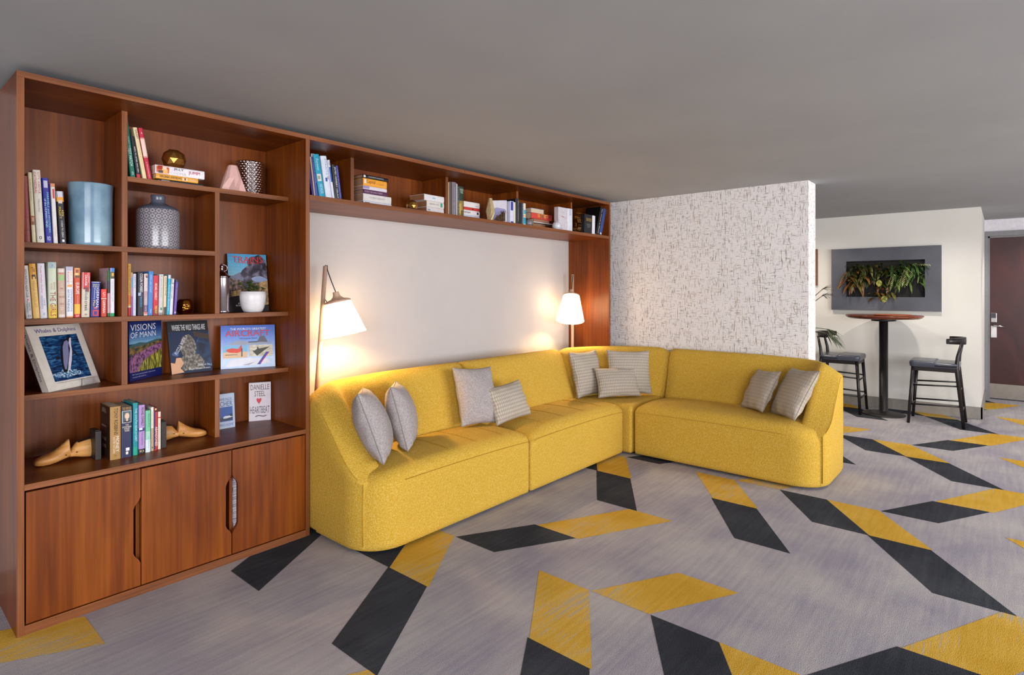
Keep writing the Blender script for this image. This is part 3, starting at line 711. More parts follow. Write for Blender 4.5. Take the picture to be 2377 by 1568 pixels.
bk(135.6, 152.4, 134, 623, z, Y, .18, (196, 164, 144), 'tan banded book with a green patch on its spine', ('b', .02, .08, (222, 210, 200)), ('b', .10, .115, (190, 80, 70), .1, .8), ('b', .14, .25, (150, 190, 120), .1, .85), ('h', 'one\nsmall', (236, 226, 214), .32, .38, .3, .7), ('h', 'of many', (130, 90, 70), .39, .43, .3, .7), ('h', 'A collection\nof stories', (238, 230, 220), .46, .54, .08, .92), ('h', 'Two more', (130, 90, 70), .56, .59, .1, .9), ('h', 'in three\nparts', (238, 230, 220), .62, .69, .2, .9), ('h', 'and one', (130, 90, 70), .70, .73, .25, .8), ('h', 'volume\nfour', (238, 230, 220), .77, .84, .2, .8), ('b', .93, .98, (222, 210, 200), .1, .9), group=G)
bk(154.7, 171, 153.7, 619.5, z, Y, .18, (222, 222, 226), 'white paperback with blue and orange lettering', ('b', 0, .08, (176, 176, 200)), ('b', .35, .4, (232, 160, 90), .15, .85), ('b', .975, 1, (214, 130, 60)), ('t', 'SALLY', (226, 190, 120), .1, .32, .56, .84), ('t', 'ROONEY', (214, 110, 90), .1, .34, .14, .42), ('t', 'CONVERSATIONS', (110, 150, 210), .44, .88, .58, .84), ('t', 'WITH FRIENDS', (40, 90, 150), .44, .88, .14, .42), group=G)
bk(173, 187, 172.5, 622.5, z, Y, .19, (200, 76, 44), 'orange guidebook with a temple picture and yellow foot', ('b', 0, .2, (226, 160, 100)), ('b', .03, .1, (150, 80, 50), .25, .75), ('b', .1, .16, (236, 190, 130), .1, .6), ('b', .15, .2, (110, 70, 60), .1, .9), ('b', .73, .93, (236, 176, 60)), ('b', .93, 1, (206, 50, 56)), ('t', 'EUROPE', (240, 232, 226), .3, .53, .2, .8), ('t', 'on a shoestring', (236, 190, 150), .56, .72, .4, .65), ('h', 'LP', (244, 235, 230), .95, .98, .25, .75), group=G)
bk(189.5, 208.6, 191.5, 633, z, Y, .18, (204, 190, 172), 'thriller with blood red top and cream foot', ('b', 0, .36, (196, 48, 54)), ('b', .0, .08, (214, 100, 90), .6, .95), ('b', .33, .43, (150, 50, 50), .15, .85), ('b', .38, .43, (204, 190, 172), .1, .4), ('t', 'JEFFERY', (236, 200, 190), .08, .24, .64, .84), ('t', 'DEAVER', (240, 230, 226), .06, .30, .3, .6), ('t', 'solitude', (40, 90, 110), .35, .62, .34, .76), ('t', 'creek', (30, 28, 34), .64, .86, .34, .76), ('h', 'H', (30, 28, 30), .92, .96, .4, .6), group=G)
bk(211, 231.3, 213.5, 655, z, Y, .15, (34, 40, 130), 'blue dictionary with white and yellow lettering', ('b', 0, .02, (190, 200, 230)), ('t', 'GERMAN', (236, 236, 244), .18, .72, .54, .84), ('t', 'Dictionary', (200, 220, 240), .18, .5, .2, .44), ('t', 'Plus', (240, 220, 60), .53, .7, .2, .44), ('h', 'Oxford\nColour', (236, 236, 200), .06, .16, .1, .85), ('b', .73, .76, (230, 110, 120), .3, .7), ('b', .80, .97, (196, 50, 60), .2, .9), ('b', .84, .94, (34, 40, 130), .35, .7), group=G)
bk(235, 248, 235.3, 672, z, Y, .12, (196, 62, 44), 'small red pocket dictionary in front of the green guidebook', ('b', 0, .31, (226, 64, 50)), ('b', .33, .355, (240, 220, 210)), ('h', 'C', (240, 230, 225), .11, .2, .25, .75), ('h', 'GEM', (236, 170, 160), .22, .28, .25, .75), ('t', 'GERMAN', (240, 230, 225), .4, .86, .25, .7), group=G)
bk(249.2, 256.4, 249.2, 622.7, z, Y+.012, .13, (196, 160, 164), 'guidebook with green top and dark landmark picture on its cover', ('b', 0, .05, (60, 36, 40)), ('b', .05, .27, (22, 92, 44)), ('b', .27, .5, (50, 50, 74)), ('b', .38, .52, (56, 46, 34)), ('b', .93, 1, (40, 96, 50)), group=G)
bk(257, 266.3, 257.2, 622.7, z, Y, .13, (226, 222, 232), 'white guidebook with blue sky top and green foot, last in its row', ('b', 0, .1, (50, 130, 220)), ('b', .08, .22, (80, 80, 60)), ('b', .1, .17, (214, 170, 60), .2, .8), ('t', 'THE COUNTRYSIDE GUIDE', (150, 180, 160), .26, .7, .3, .6), ('b', .93, 1, (30, 150, 90)), group=G)

G = 'upright books in the second row, middle compartment'
bk(296.8, 304.3, 296.8, 613, z, Y, .2, (226, 166, 40), 'tall yellow book with red foot against the divider', ('t', 'A MATERIAL HISTORY', (110, 70, 20), .03, .58, .3, .65), ('b', .6, .78, (226, 110, 40), .15, .9), ('b', .81, .84, (236, 214, 200)), ('b', .84, 1, (196, 40, 40)), group=G)
bk(304.6, 308.4, 304.6, 633, z, Y, .19, (170, 150, 190), 'very thin lilac and beige book beside the tall yellow one', ('b', 0, .1, (190, 160, 130)), ('b', .12, .35, (120, 160, 200)), ('b', .55, 1, (140, 90, 150)), group=G)
bk(309, 316.3, 309.5, 636, z, Y, .2, (204, 206, 224), 'slim silver grey book with faint lettering', ('t', 'LEAN IN', (110, 120, 140), .04, .34, .3, .7), ('t', 'WOMEN WORK', (160, 170, 190), .6, .88, .35, .6), group=G)
bk(319.5, 333.2, 320, 633, z, Y, .19, (28, 28, 40), 'black thriller with large white and blue lettering', ('t', 'COLIN FORBES', (230, 230, 238), .03, .46, .36, .84), ('b', .47, .54, (150, 170, 200), .1, .6), ('b', .5, .56, (70, 60, 80), .5, .9), ('t', 'RINOCEROS', (70, 160, 220), .57, .8, .4, .74), group=G)
bk(334, 343, 335, 636, z, Y, .18, (220, 206, 204), 'pale pink book with a small portrait at its top', ('b', .02, .09, (200, 120, 110), .3, .8), ('b', .06, .1, (60, 40, 44), .5, .85), ('b', .42, .75, (190, 160, 170)), ('b', .75, .92, (120, 90, 120)), ('t', 'Jane Arthur', (214, 130, 130), .13, .52, .3, .65), ('t', 'THE BLUE GATE', (236, 226, 230), .56, .9, .35, .6), ('b', .92, .97, (230, 110, 90), .1, .8), group=G)
bk(343.6, 355, 345.8, 630.5, z, Y, .2, (66, 128, 196), 'tall mid blue book, tallest of the middle group', ('t', 'EVERY LAST TICKET', (210, 226, 244), .08, .48, .3, .55), ('t', 'a new history of the world', (150, 190, 230), .06, .52, .7, .84), ('t', 'PENGUIN', (220, 232, 246), .86, .95, .4, .65), group=G)
bk(355.6, 367.5, 356.6, 640, z, Y, .18, (206, 36, 52), 'bright red book with white and yellow lettering', ('b', .86, .99, (120, 40, 30), .1, .8), ('t', 'MICHAEL CONNELLY', (240, 226, 226), .2, .62, .25, .7), ('t', 'THE DROP', (232, 220, 70), .76, .96, .3, .75), group=G)
bk(368.3, 378.5, 370.3, 637.5, z, Y, .18, (198, 200, 196), 'pale grey green paperback with a leaf emblem', ('h', 'a', (40, 40, 40), .03, .055, .4, .6), ('t', 'Joanna Trollope', (150, 160, 160), .1, .56, .3, .6), ('b', .82, .88, (30, 140, 90), .35, .75), ('b', .94, 1, (150, 140, 134)), group=G)
bk(379.4, 386.3, 381.5, 641, z, Y, .17, (232, 206, 168), 'thin cream book with black foot', ('t', 'ANGELS FLYING', (60, 40, 30), .03, .5, .35, .7), ('b', .8, 1, (70, 64, 64)), group=G)
bk(387.2, 393.8, 391, 639, z, Y, .17, (52, 170, 204), 'bright cyan book with white top', ('b', 0, .09, (222, 210, 226)), ('t', 'Twelve Across', (210, 236, 244), .24, .9, .3, .65), group=G)
bk(394, 401.3, 398.3, 647, z, Y, .17, (222, 214, 220), 'white paperback with black and white photo top', ('b', 0, .16, (150, 150, 150)), ('b', .02, .12, (220, 220, 220), .4, .9), ('t', 'MISERABLY YOURS', (90, 84, 110), .2, .55, .15, .42), ('t', 'miles on foot', (206, 206, 150), .2, .6, .6, .85), group=G)
bk(403.3, 409.2, 408.5, 650.5, z, Y, .17, (84, 58, 150), 'slim purple book leaning at the end beside the golden head', ('b', 0, .06, (30, 24, 40)), ('t', 'the sleeping prince', (190, 160, 220), .12, .8, .35, .65), ('b', .92, .96, (220, 214, 236), .3, .7), group=G)

G = 'books between the shoe last bookends'; z = ZS5
def bkx(x, Yq, th, h, dp, col, label, *items, yaw=-.02):
    o = empty('book', label, 'book', (x, Yq, z+.0005), (0, 0, yaw), G); bookmesh(o, th, h, dp, col, items); return o
def bku(u0, u1, vt, Yq, dp, col, label, *items):
    x0 = on(u0, 0, 1, Yq).x; x1 = on(u1, 0, 1, Yq).x; t = on(u0, vt, 1, Yq).z-z
    return bkx(x0, Yq, x1-x0-.0006, t, dp, col, label, *items)
o = bku(256, 281, 946.5, .13, .17, (168, 128, 70), 'thick gold and black book between the bookends', ('t', 'TONY ROBBINS', (40, 26, 20), .03, .53, .36, .70), ('t', 'MONEY', (232, 222, 206), .56, .86, .5, .82), ('t', 'MASTER THE GAME', (226, 212, 190), .57, .88, .24, .44), ('h', 'S', (120, 90, 50), .9, .94, .35, .6))
hh = on(256, 946.5, 1, .13).z-ZS5
mb = MB(); mb.box(-.0012, -.0002, .004, .168, .001, hh-.001); mb.build('left_board', C3((48, 28, 18)), o)
for zf_, n_ in ((.90, 3), (.60, 1), (.36, 2), (.22, 2)):
    textmesh('\n'.join(['A SIMPLE PLAN FOR LIFE'[:16+3*q] for q in range(n_)]), .075, .007*n_, Matrix.Translation((-.0016, .10, hh*zf_)) @ Matrix(((0, 0, -1, 0), (-1, 0, 0, 0), (0, 1, 0, 0), (0, 0, 0, 1))), 'blurb', C3((196, 176, 150)), o)
o = bku(282.3, 307, 946, .13, .165, (38, 42, 80), 'thick navy hardback with a small portrait on its spine', ('b', 0, .07, (40, 30, 34)), ('t', ' ', (0, 0, 0), 0, .1, 0, .1), ('h', 'THE MEMOIRS', (190, 150, 90), .01, .07, .08, .92), ('b', .085, .32, (226, 220, 214), .06, .94), ('b', .093, .312, (70, 92, 100), .1, .9), ('h', 'THE\nDOWNING\nSTREET\nYEARS', (234, 226, 206), .345, .49, .08, .92), ('b', .81, .87, (236, 234, 236), .4, .74), ('b', .885, .94, (232, 226, 200), .4, .62))
th = on(307, 0, 1, .13).x-on(282.3, 0, 1, .13).x; hh = on(282.3, 946, 1, .13).z-ZS5
mb = MB()
for cx_, cz_, rx_, rz_, dy, mi in ((.5, .815, .23, .062, .0013, 0), (.5, .805, .15, .05, .0016, 1), (.5, .708, .3, .022, .0014, 2), (.5, .735, .1, .022, .0015, 1)):
    mb.poly([(th*(cx_+rx_*cos(PI*q/10)), -dy, hh*(cz_+rz_*sin(PI*q/10))) for q in range(20)], mi)
mb.build('portrait', [C3((206, 176, 140)), C3((224, 186, 164)), C3((44, 44, 54))], o)
bku(308.5, 320.5, 937, .14, .15, (24, 140, 150), 'teal hardback in clear wrapper, between the navy and lilac books', ('b', .84, 1, (30, 160, 130)), ('t', 'THE SOUTH BEACH DIET', (190, 226, 240), .1, .74, .4, .84), ('t', 'the good carb plan', (90, 190, 210), .3, .6, .12, .3))
bku(322, 337, 942, .145, .15, (176, 140, 196), 'lilac book with a dark blue picture band and black foot', ('b', .47, .54, (40, 50, 110)), ('b', .47, .51, (220, 220, 240), .1, .6), ('b', .9, 1, (26, 22, 28)), ('t', 'MICHAEL CONNELLY', (30, 24, 36), .05, .43, .4, .78), ('t', 'THE NARROWS', (120, 84, 140), .56, .82, .4, .65), ('h', 'BCA', (220, 200, 160), .92, .965, .15, .85))
bku(338, 350, 954.5, .15, .13, (110, 190, 150), 'mint green book fading to white, between the bookends', ('b', .5, .7, (160, 210, 190)), ('b', .7, 1, (214, 226, 226)), ('t', 'See Jane Run', (70, 150, 120), .08, .4, .4, .8), ('t', 'Joy Fielding', (120, 180, 190), .62, .9, .4, .75))
bku(350.6, 357, 946.5, .16, .13, (222, 214, 204), 'white and beige slim book with a small green emblem', ('b', .48, 1, (186, 160, 130)), ('b', .9, .94, (30, 100, 50), .3, .7), ('t', 'seventh unicorn', (180, 160, 150), .1, .8, .3, .6))
bku(357.6, 366, 947.5, .16, .13, (206, 52, 60), 'red and navy striped paperback between the bookends', ('b', 0, .1, (24, 24, 40)), ('b', .1, .98, (70, 50, 90), 0, .45), ('b', .02, .06, (236, 214, 120), .3, .7), ('t', 'ABANDONED', (240, 226, 226), .45, .9, .3, .95))
bku(366.8, 373.4, 957, .17, .12, (222, 208, 190), 'narrow cream paperback, last before the right bookend', ('b', .14, .17, (190, 60, 50)), ('t', 'the pocket tales', (150, 110, 90), .3, .8, .35, .6))

# overhead shelf
G = 'upright books in the first overhead compartment'; z = ZO; Y = .212
bk(727, 730.3, 716, 390, z, Y, .2, (46, 42, 140), 'thin dark blue book beside the panel, first on the overhead shelf', group=G)
bk(731, 733.6, 719.5, 364, z, Y, .2, (214, 180, 160), 'thin buff coloured book on the overhead shelf', group=G)
bk(734, 743.6, 722, 357, z, Y+.01, .2, (62, 76, 150), 'blue book with white top and foot on the overhead shelf', ('b', 0, .06, (222, 216, 210)), ('b', .93, 1, (226, 216, 200)), ('t', 'LADDER OF DREAMS', (150, 170, 220), .12, .6, .3, .7), group=G)
bk(744.2, 757.6, 727, 358, z, Y, .21, (26, 160, 190), 'large turquoise book on the overhead shelf', ('t', 'Forever', (200, 236, 244), .1, .34, .25, .7), ('b', .41, .56, (226, 222, 214), .12, .8), ('b', .45, .52, (150, 170, 130), .2, .6), ('t', 'MARY HIGGINS', (190, 230, 240), .62, .82, .25, .8), group=G)
bk(759, 773, 744, 362, z, Y, .22, (214, 222, 236), 'wide white book with a blue emblem on the overhead shelf', ('b', .46, .54, (40, 80, 170), .3, .62), ('b', .43, .5, (196, 160, 150), .66, .9), ('t', 'STRAITS', (150, 160, 180), .06, .4, .55, .8), ('b', .9, .98, (120, 160, 210), .1, .5), group=G)
bk(774, 779.6, 760.4, 371.6, z, Y, .2, (214, 216, 232), 'slim white book with blue strip on the overhead shelf', ('b', .16, .5, (50, 90, 170), .2, .9), ('t', 'coast', (60, 60, 90), .03, .12, .3, .8), group=G)
bk(780, 789.5, 770.5, 382, z, Y, .19, (20, 18, 22), 'black book with bold white lettering on the overhead shelf', ('t', 'JAMES HERBERT HAUNTED', (232, 230, 230), .06, .94, .35, .82), group=G)
bk(790.3, 796, 779.5, 385, z, Y, .19, (60, 62, 140), 'indigo book leaning at the end of the first overhead group', ('t', 'once in every life', (150, 160, 220), .1, .8, .3, .7), group=G)

def zb_(vt, u, Yq): return on(u, vt, 1, Yq).z
G = 'stacked books in the second overhead compartment'
zz = ZO+.0005; TOPZ = on(842, 404.3, 1, .215).z-ZO; KS = TOPZ/0.1510
for (ua, ub, th, col, lab, its) in [
    (842.5, 909, .033, (206, 208, 222), 'white book with a circular emblem, bottom of the six book stack', [('b', .05, .22, (60, 50, 50), .2, .85), ('b', .08, .19, (206, 208, 222), .35, .72), ('t', 'EAT THE STONE', (130, 130, 150), .28, .8, .35, .7)]),
    (842, 908.5, .033, (216, 208, 206), 'plain white book second from the bottom of the six book stack', [('t', 'THE GREAT UNKNOWN', (180, 170, 170), .2, .75, .4, .65)]),
    (842.5, 899, .019, (84, 38, 76), 'dark purple paperback in the middle of the six book stack', [('t', 'FORTY SECOND STREET', (190, 160, 180), .05, .8, .3, .7)]),
    (842, 898, .0165, (214, 206, 214), 'white paperback with violet corner in the six book stack', [('b', 0, .25, (150, 140, 180), .2, .9)]),
    (842, 898, .033, (232, 158, 50), 'orange book reading Capital in the six book stack', [('b', .04, .13, (226, 214, 196), .3, .85), ('t', 'Capital', (150, 84, 30), .13, .5, .25, .85), ('t', 'a novel', (190, 120, 50), .55, .85, .35, .6)]),
    (841.5, 901.5, .0165, (24, 22, 26), 'black book on top of the six book stack', [('b', .02, .1, (220, 216, 220), .2, .8), ('t', 'UNDERSTANDING', (190, 186, 190), .2, .8, .35, .7)])]:
    th *= KS; lie(ua, ub, zz, th-.0008, .215, .15, col, lab, *its, group=G, yaw=.03, pagecol=(168, 130, 104)); zz += th
G = 'stacked white books beside the small faceted ball'
zz = ZO+.0005; TOPZ = on(983, 450, 1, .215).z-ZO; KS = TOPZ/0.0990
for (ua, ub, th, col, lab, its) in [
    (984, 1028, .010, (226, 222, 226), 'thin white pamphlet, bottom of the white book stack', []),
    (989, 1030.5, .033, (214, 206, 206), 'white book above the pamphlet in the white stack', [('b', .05, .2, (150, 150, 160), .5, .7), ('t', 'one of us', (170, 166, 176), .4, .8, .35, .6)]),
    (989, 1031, .028, (218, 210, 204), 'white book with green corner in the white stack', [('b', .78, .9, (60, 160, 130), .2, .9), ('t', 'LEMON TREE', (150, 140, 140), .15, .7, .4, .65)]),
    (983, 1031, .028, (222, 218, 220), 'white book with pale blue mark on top of the white stack', [('b', .4, .55, (120, 190, 210), .4, .6)])]:
    th *= KS; lie(ua, ub, zz, th-.0008, .215, .16, col, lab, *its, group=G, yaw=.05, pagecol=(160, 110, 78)); zz += th
G = 'upright books in the third overhead compartment'; z = ZO; Y = .212
bk(1040, 1043.6, 1040, 423, z, Y, .2, (176, 150, 110), 'thin tan book against the second overhead divider', group=G)
bk(1043.8, 1050, 1043.8, 422, z, Y, .2, (84, 70, 66), 'brown book beside the thin tan one overhead', group=G)
bk(1050.2, 1060, 1050.2, 422.5, z, Y, .2, (120, 112, 120), 'tall grey book with dotted lettering overhead', ('t', 'THE BOOK OF GREAT GARDENS', (190, 184, 190), .12, .95, .4, .6), group=G)
bk(1060.2, 1061.8, 1060.2, 427, z, Y, .2, (220, 216, 220), 'very thin white book beside the tall grey one', group=G)
bk(1062, 1065.2, 1062, 429, z, Y, .2, (24, 24, 28), 'thin black book with white lettering beside the green one', ('t', 'A LITTLE NOTE BOOK', (190, 190, 196), .05, .9, .3, .7), group=G)
bk(1065.6, 1076.6, 1065.6, 432.6, z, Y, .19, (44, 62, 50), 'dark green book with gold patterned foot overhead', ('b', .42, 1, (150, 124, 56)), ('b', .5, .8, (186, 156, 76), .1, .5), ('b', .7, .95, (110, 86, 36), .4, .9), ('h', 'SHADE\nTREE', (200, 210, 190), .06, .2, .1, .9), group=G)
G = 'stacked books in the third overhead compartment'; zz = ZO+.0005; TOPZ = on(1077, 466.5, 1, .215).z-ZO; KS = TOPZ/0.1290
for (ua, ub, th, col, lab, its) in [
    (1077, 1113, .011, (40, 44, 60), 'thin dark book, bottom of the five book stack', []),
    (1077, 1113.5, .030, (190, 200, 222), 'pale blue white book near the bottom of the five book stack', [('b', .7, .9, (230, 230, 240), .3, .7)]),
    (1077, 1113.5, .034, (222, 216, 216), 'white book with black lettering in the five book stack', [('t', 'ray hayes', (30, 30, 36), .0, .4, .3, .75), ('b', .82, .92, (40, 36, 40), .3, .75)]),
    (1077, 1113.5, .018, (200, 60, 56), 'red paperback in the five book stack', [('b', .5, .62, (90, 30, 30), .3, .7)]),
    (1077, 1113.5, .036, (226, 220, 218), 'thick white book on top of the five book stack', [('t', 'Top 5', (60, 60, 60), .7, .88, .2, .45)])]:
    th *= KS; lie(ua, ub, zz, th-.0008, .215, .15, col, lab, *its, group=G, pagecol=(190, 170, 150)); zz += th

G = 'books in the fourth overhead group'; z = ZO; Y = .025
# cover-facing book: left board visible
o = bk(1176, 1184.5, 1176, 465.5, z, Y, .125, (214, 210, 222), 'white book with lavender hill picture on its cover, overhead', ('b', .5, .6, (190, 60, 60), .2, .8), group=G, yaw=.62)
mb = MB(); hh = on(1176, 465.5, 1, Y).z-z
mb.poly([(-.0006, .01, .02), (-.0006, .118, .02), (-.0006, .118, hh*.6), (-.0006, .08, hh*.68), (-.0006, .01, hh*.6)]); mb.poly([(-.0010, .01, .01), (-.0010, .11, .01), (-.0010, .09, hh*.22), (-.0010, .05, hh*.38), (-.0010, .01, hh*.45)], 1)
mb.build('cover_picture', [C3((150, 146, 190)), C3((90, 70, 60))], o)
bk(1185, 1194, 1185, 467, z, Y, .17, (206, 206, 222), 'white book with blue label on the overhead shelf', ('b', .02, .42, (52, 60, 150), .1, .7), ('b', .92, .99, (60, 60, 150), .1, .8), group=G)
bk(1194.3, 1197, 1194.3, 470, z, Y, .17, (222, 214, 186), 'slim cream book squeezed beside the tall black one', group=G)
bk(1197.4, 1200.5, 1197.4, 461, z, Y, .18, (30, 30, 34), 'thin black book before the third divider', group=G)
bk(1200.8, 1205.4, 1200.8, 460.5, z, Y, .18, (44, 44, 50), 'tall black book with grey lettering before the third divider', ('t', 'DICTIONARY', (170, 170, 176), .1, .9, .3, .7), group=G)
bk(1206.3, 1211, 1206.3, 471.5, z, Y, .17, (20, 20, 26), 'black book standing just right of the third divider', group=G)
bk(1211.3, 1215, 1211.3, 471.5, z, Y, .17, (34, 56, 90), 'navy patterned slim book right of the third divider', ('t', 'in a dark wood', (180, 180, 150), .05, .95, .3, .7), group=G)
bk(1215.8, 1221, 1215.8, 472, z, Y, .17, (222, 212, 190), 'slim book in cream and turquoise bands', ('b', .3, .5, (40, 160, 190)), ('b', .55, .62, (200, 170, 120)), ('b', .66, .95, (30, 150, 180)), group=G)

G = 'stacked books in the fifth overhead compartment'; zz = ZO+.0005; TOPZ = on(1240, 494, 1, .215).z-ZO; KS = TOPZ/0.1210
for (ua, ub, th, Yq, col, lab, its) in [
    (1242, 1287, .014, .215, (220, 214, 206), 'white magazine, bottom of the mixed overhead stack', []),
    (1237, 1266, .035, .22, (150, 110, 84), 'closed book with brown page edges low in the mixed stack', []),
    (1239, 1283, .012, .215, (226, 222, 220), 'thin white book with black underside in the mixed stack', [('b', 0, 1, (24, 24, 28), .0, .4)]),
    (1239, 1275, .020, .22, (170, 120, 96), 'brown paged book under the orange one', []),
    (1233.5, 1281, .040, .215, (214, 74, 60), 'orange and red book with dark lettering in the mixed stack', [('b', .3, .8, (222, 130, 70), .3, 1), ('t', 'THIS', (60, 30, 50), .4, .6, .2, .85), ('t', 'KLIMT', (50, 30, 60), .72, .95, .2, .85)])]:
    th *= KS; lie(ua, ub, zz, th-.0008, Yq, .14, col, lab, *its, group=G); zz += th
o = empty('book', 'closed book with pale page edges on top of the mixed overhead stack', 'book', (on(1235, 0, 1, .23).x, .23, zz), (0, PI/2, 0), G); o.rotation_euler = (PI, -PI/2, 0)
o.location = (on(1235, 0, 1, .215).x, .345, zz)
bookmesh(o, .042, .19, .12, (120, 130, 190), [])
o = bk(1318, 1329.5, 1318, 484, ZO, .10, .03, (220, 222, 232), 'white book with red and grey floral cover on the overhead shelf', ('t', 'WHITE', (130, 130, 150), .02, .28, .3, .7), group='books in the fifth and sixth overhead compartments')
hh = on(1318, 484, 1, .10).z-ZO; th = on(1329.5, 0, 1, .10).x-on(1318, 0, 1, .10).x
mb = MB(); mb.box(-.145, 0, .004, .05, 0, hh, 0, .001); mb.build('front_board', C3((206, 200, 206)), o)
rnd = random.Random(3); mb = MB()
for k in range(46):
    x = -rnd.uniform(.012, .138); zq = rnd.choice([rnd.uniform(.02, hh-.02)]); s = rnd.uniform(.003, .006)
    if abs(x+.072) < .03 and .3*hh < zq < .75*hh: continue
    a = rnd.uniform(0, 6); mb.poly([(x+s*cos(a), .0032, zq+s*sin(a)), (x-s*.5*sin(a), .0032, zq+s*.5*cos(a)), (x-s*cos(a), .0032, zq-s*sin(a)), (x+s*.5*sin(a), .0032, zq-s*.5*cos(a))], k % 3)
mb.build('floral_print', [C3((190, 50, 70)), C3((100, 100, 130)), C3((150, 140, 150))], o)
textmesh('Pirate', .05, .016, Matrix.Translation((-.072, .003, hh*.62)) @ SCALE_H, 'title', C3((196, 60, 80)), o)
G = 'books in the fifth and sixth overhead compartments'
o = bk(1375, 1381.5, 1376, 501, ZO, .03, .02, (222, 220, 228), 'black fronted book with gold lettering behind the wire house', group=G)
hh = on(1376, 501, 1, .03).z-ZO
mb = MB(); mb.box(-.13, 0, .006, .045, 0, hh, 0, .001); mb.build('front_board', C3((26, 24, 28)), o)
textmesh('TALES FROM\nTHE FOREST', .09, .03, Matrix.Translation((-.06, .0052, hh*.72)) @ SCALE_H, 'title', C3((190, 150, 60)), o)
textmesh('a story of the road\nand the woods\nby the river', .07, .04, Matrix.Translation((-.06, .0052, hh*.4)) @ SCALE_H, 'title', C3((150, 150, 150)), o)
bk(1384, 1391, 1395, 483, ZO, .03, .17, (14, 13, 16), 'large black book with cream lettering leaning at the far end', ('t', 'The Woods in Winter', (206, 190, 160), .04, .97, .45, .8), group=G)
bk(1391.5, 1398, 1402.5, 487, ZO, .03, .17, (52, 74, 140), 'blue book leaning right, last on the overhead shelf', ('b', .93, .99, (220, 220, 230), .2, .7), group=G)

# ------------------------------------------------------------------ FACE-OUT BOOKS
def face(x, y, zc, yaw, tilt, w_, h_, t_, label, art, col=(230, 226, 220), spine=None, cat='book'):
    o = empty('book', label, 'book', (x, y, zc+.0006), (-R(tilt), 0, R(yaw)), 'large books displayed face out')
    mb = MB(); mb.box(0, w_, 0, .003, 0, h_, 0, .0006); mb.box(0, w_, t_-.003, t_, 0, h_, 0, .0006); mb.box(0, .003, 0, t_, 0, h_, 0, .0006); mb.build('cover', C3(col), o)
    mb = MB(); mb.box(.003, w_-.005, .003, t_-.003, .004, h_-.004); mb.build('page_block', M_PAGE, o)
    off = .0004; mats = []; mb = MB(); texts = []
    for it in art:
        if it[0] == 'p':
            m = it[2] if not isinstance(it[2], tuple) else C3(it[2])
            if m not in mats: mats.append(m)
            mb.poly([(min(1, max(0, px))*w_, -off, min(1, max(0, py))*h_) for px, py in it[1]], mats.index(m)); off += .00012
        else: texts.append(it)
    mb.build('cover_picture', mats, o)
    off += .0003
    for it in texts:
        _, s, cc, x0, x1, y0, y1 = it[:7]; rot = it[7] if len(it) > 7 else 0
        M = Matrix.Translation(((x0+x1)/2*w_, -off, (y0+y1)/2*h_)) @ SCALE_H @ Matrix.Rotation(R(rot), 4, 'Z')
        textmesh(s, (x1-x0)*w_, (y1-y0)*h_, M, 'title', C3(cc), o)
    if spine:
        s, cc = spine; M = Matrix.Translation((-.0006, t_/2, h_*.55)) @ Matrix(((0, 0, -1, 0), (0, -1, 0, 0), (-1, 0, 0, 0), (0, 0, 0, 1)))
        textmesh(s, h_*.75, t_*.5, M, 'spine_title', C3(cc), o)
    return o
def rect(x0, x1, y0, y1): return [(x0, y0), (x1, y0), (x1, y1), (x0, y1)]
def blob(cx, cy, rx, ry, n=14, j=.2, seed=1):
    r_ = random.Random(seed); return [(cx+rx*cos(2*PI*k/n)*(1+r_.uniform(-j, j)), cy+ry*sin(2*PI*k/n)*(1+r_.uniform(-j, j))) for k in range(n)]
def pic(name, stops, sc_, **k): return noisemat(name, stops, sc_, 5, .35, **k)
M_SEA = pic('sea_photo', [(.32, (8, 24, 52)), (.45, (14, 50, 92)), (.55, (22, 78, 128)), (.66, (70, 120, 160))], (22, 22, 90), dist=1)
M_FOAM = pic('foam_photo', [(.4, (30, 80, 125)), (.52, (120, 160, 190)), (.62, (220, 228, 236))], (110, 110, 110))
M_SMOKE = pic('smoke_photo', [(.35, (26, 20, 32)), (.5, (58, 50, 66)), (.62, (104, 98, 118)), (.75, (140, 134, 150))], (26, 26, 26), dist=.6)
M_SCRUB = pic('scrub_photo', [(.35, (40, 24, 28)), (.5, (98, 76, 72)), (.65, (168, 140, 120))], (60, 60, 60))
M_SAND = pic('sand_photo', [(.35, (130, 96, 60)), (.6, (206, 170, 110))], (40, 40, 40))
M_HEATH = pic('heather_photo', [(.34, (46, 28, 44)), (.47, (112, 62, 102)), (.56, (160, 100, 150)), (.68, (120, 110, 60))], (60, 60, 60))
M_GRASSP = pic('grass_photo', [(.34, (40, 36, 18)), (.5, (112, 110, 40)), (.62, (190, 180, 70)), (.72, (216, 206, 110))], (120, 120, 26), dist=.4)
M_MOOR = pic('moor_photo', [(.38, (38, 54, 34)), (.5, (96, 80, 40)), (.62, (142, 104, 60))], (30, 30, 60))
M_FUR = pic('fur_photo', [(.35, (56, 50, 46)), (.5, (100, 92, 84)), (.65, (150, 142, 130))], (90, 90, 60))
M_NIGHT = pic('night_photo', [(.35, (10, 22, 44)), (.5, (24, 56, 92)), (.65, (80, 124, 160))], (14, 14, 14), dist=1)
M_DUNE = pic('desert_photo', [(.38, (178, 168, 144)), (.62, (214, 206, 186))], (30, 30, 80))
sky = [('p', rect(0, 1, 1-.06*(k+1), 1-.06*k), (70+int(9*k), 150+int(5*k), 196+int(1*k))) for k in range(7)]
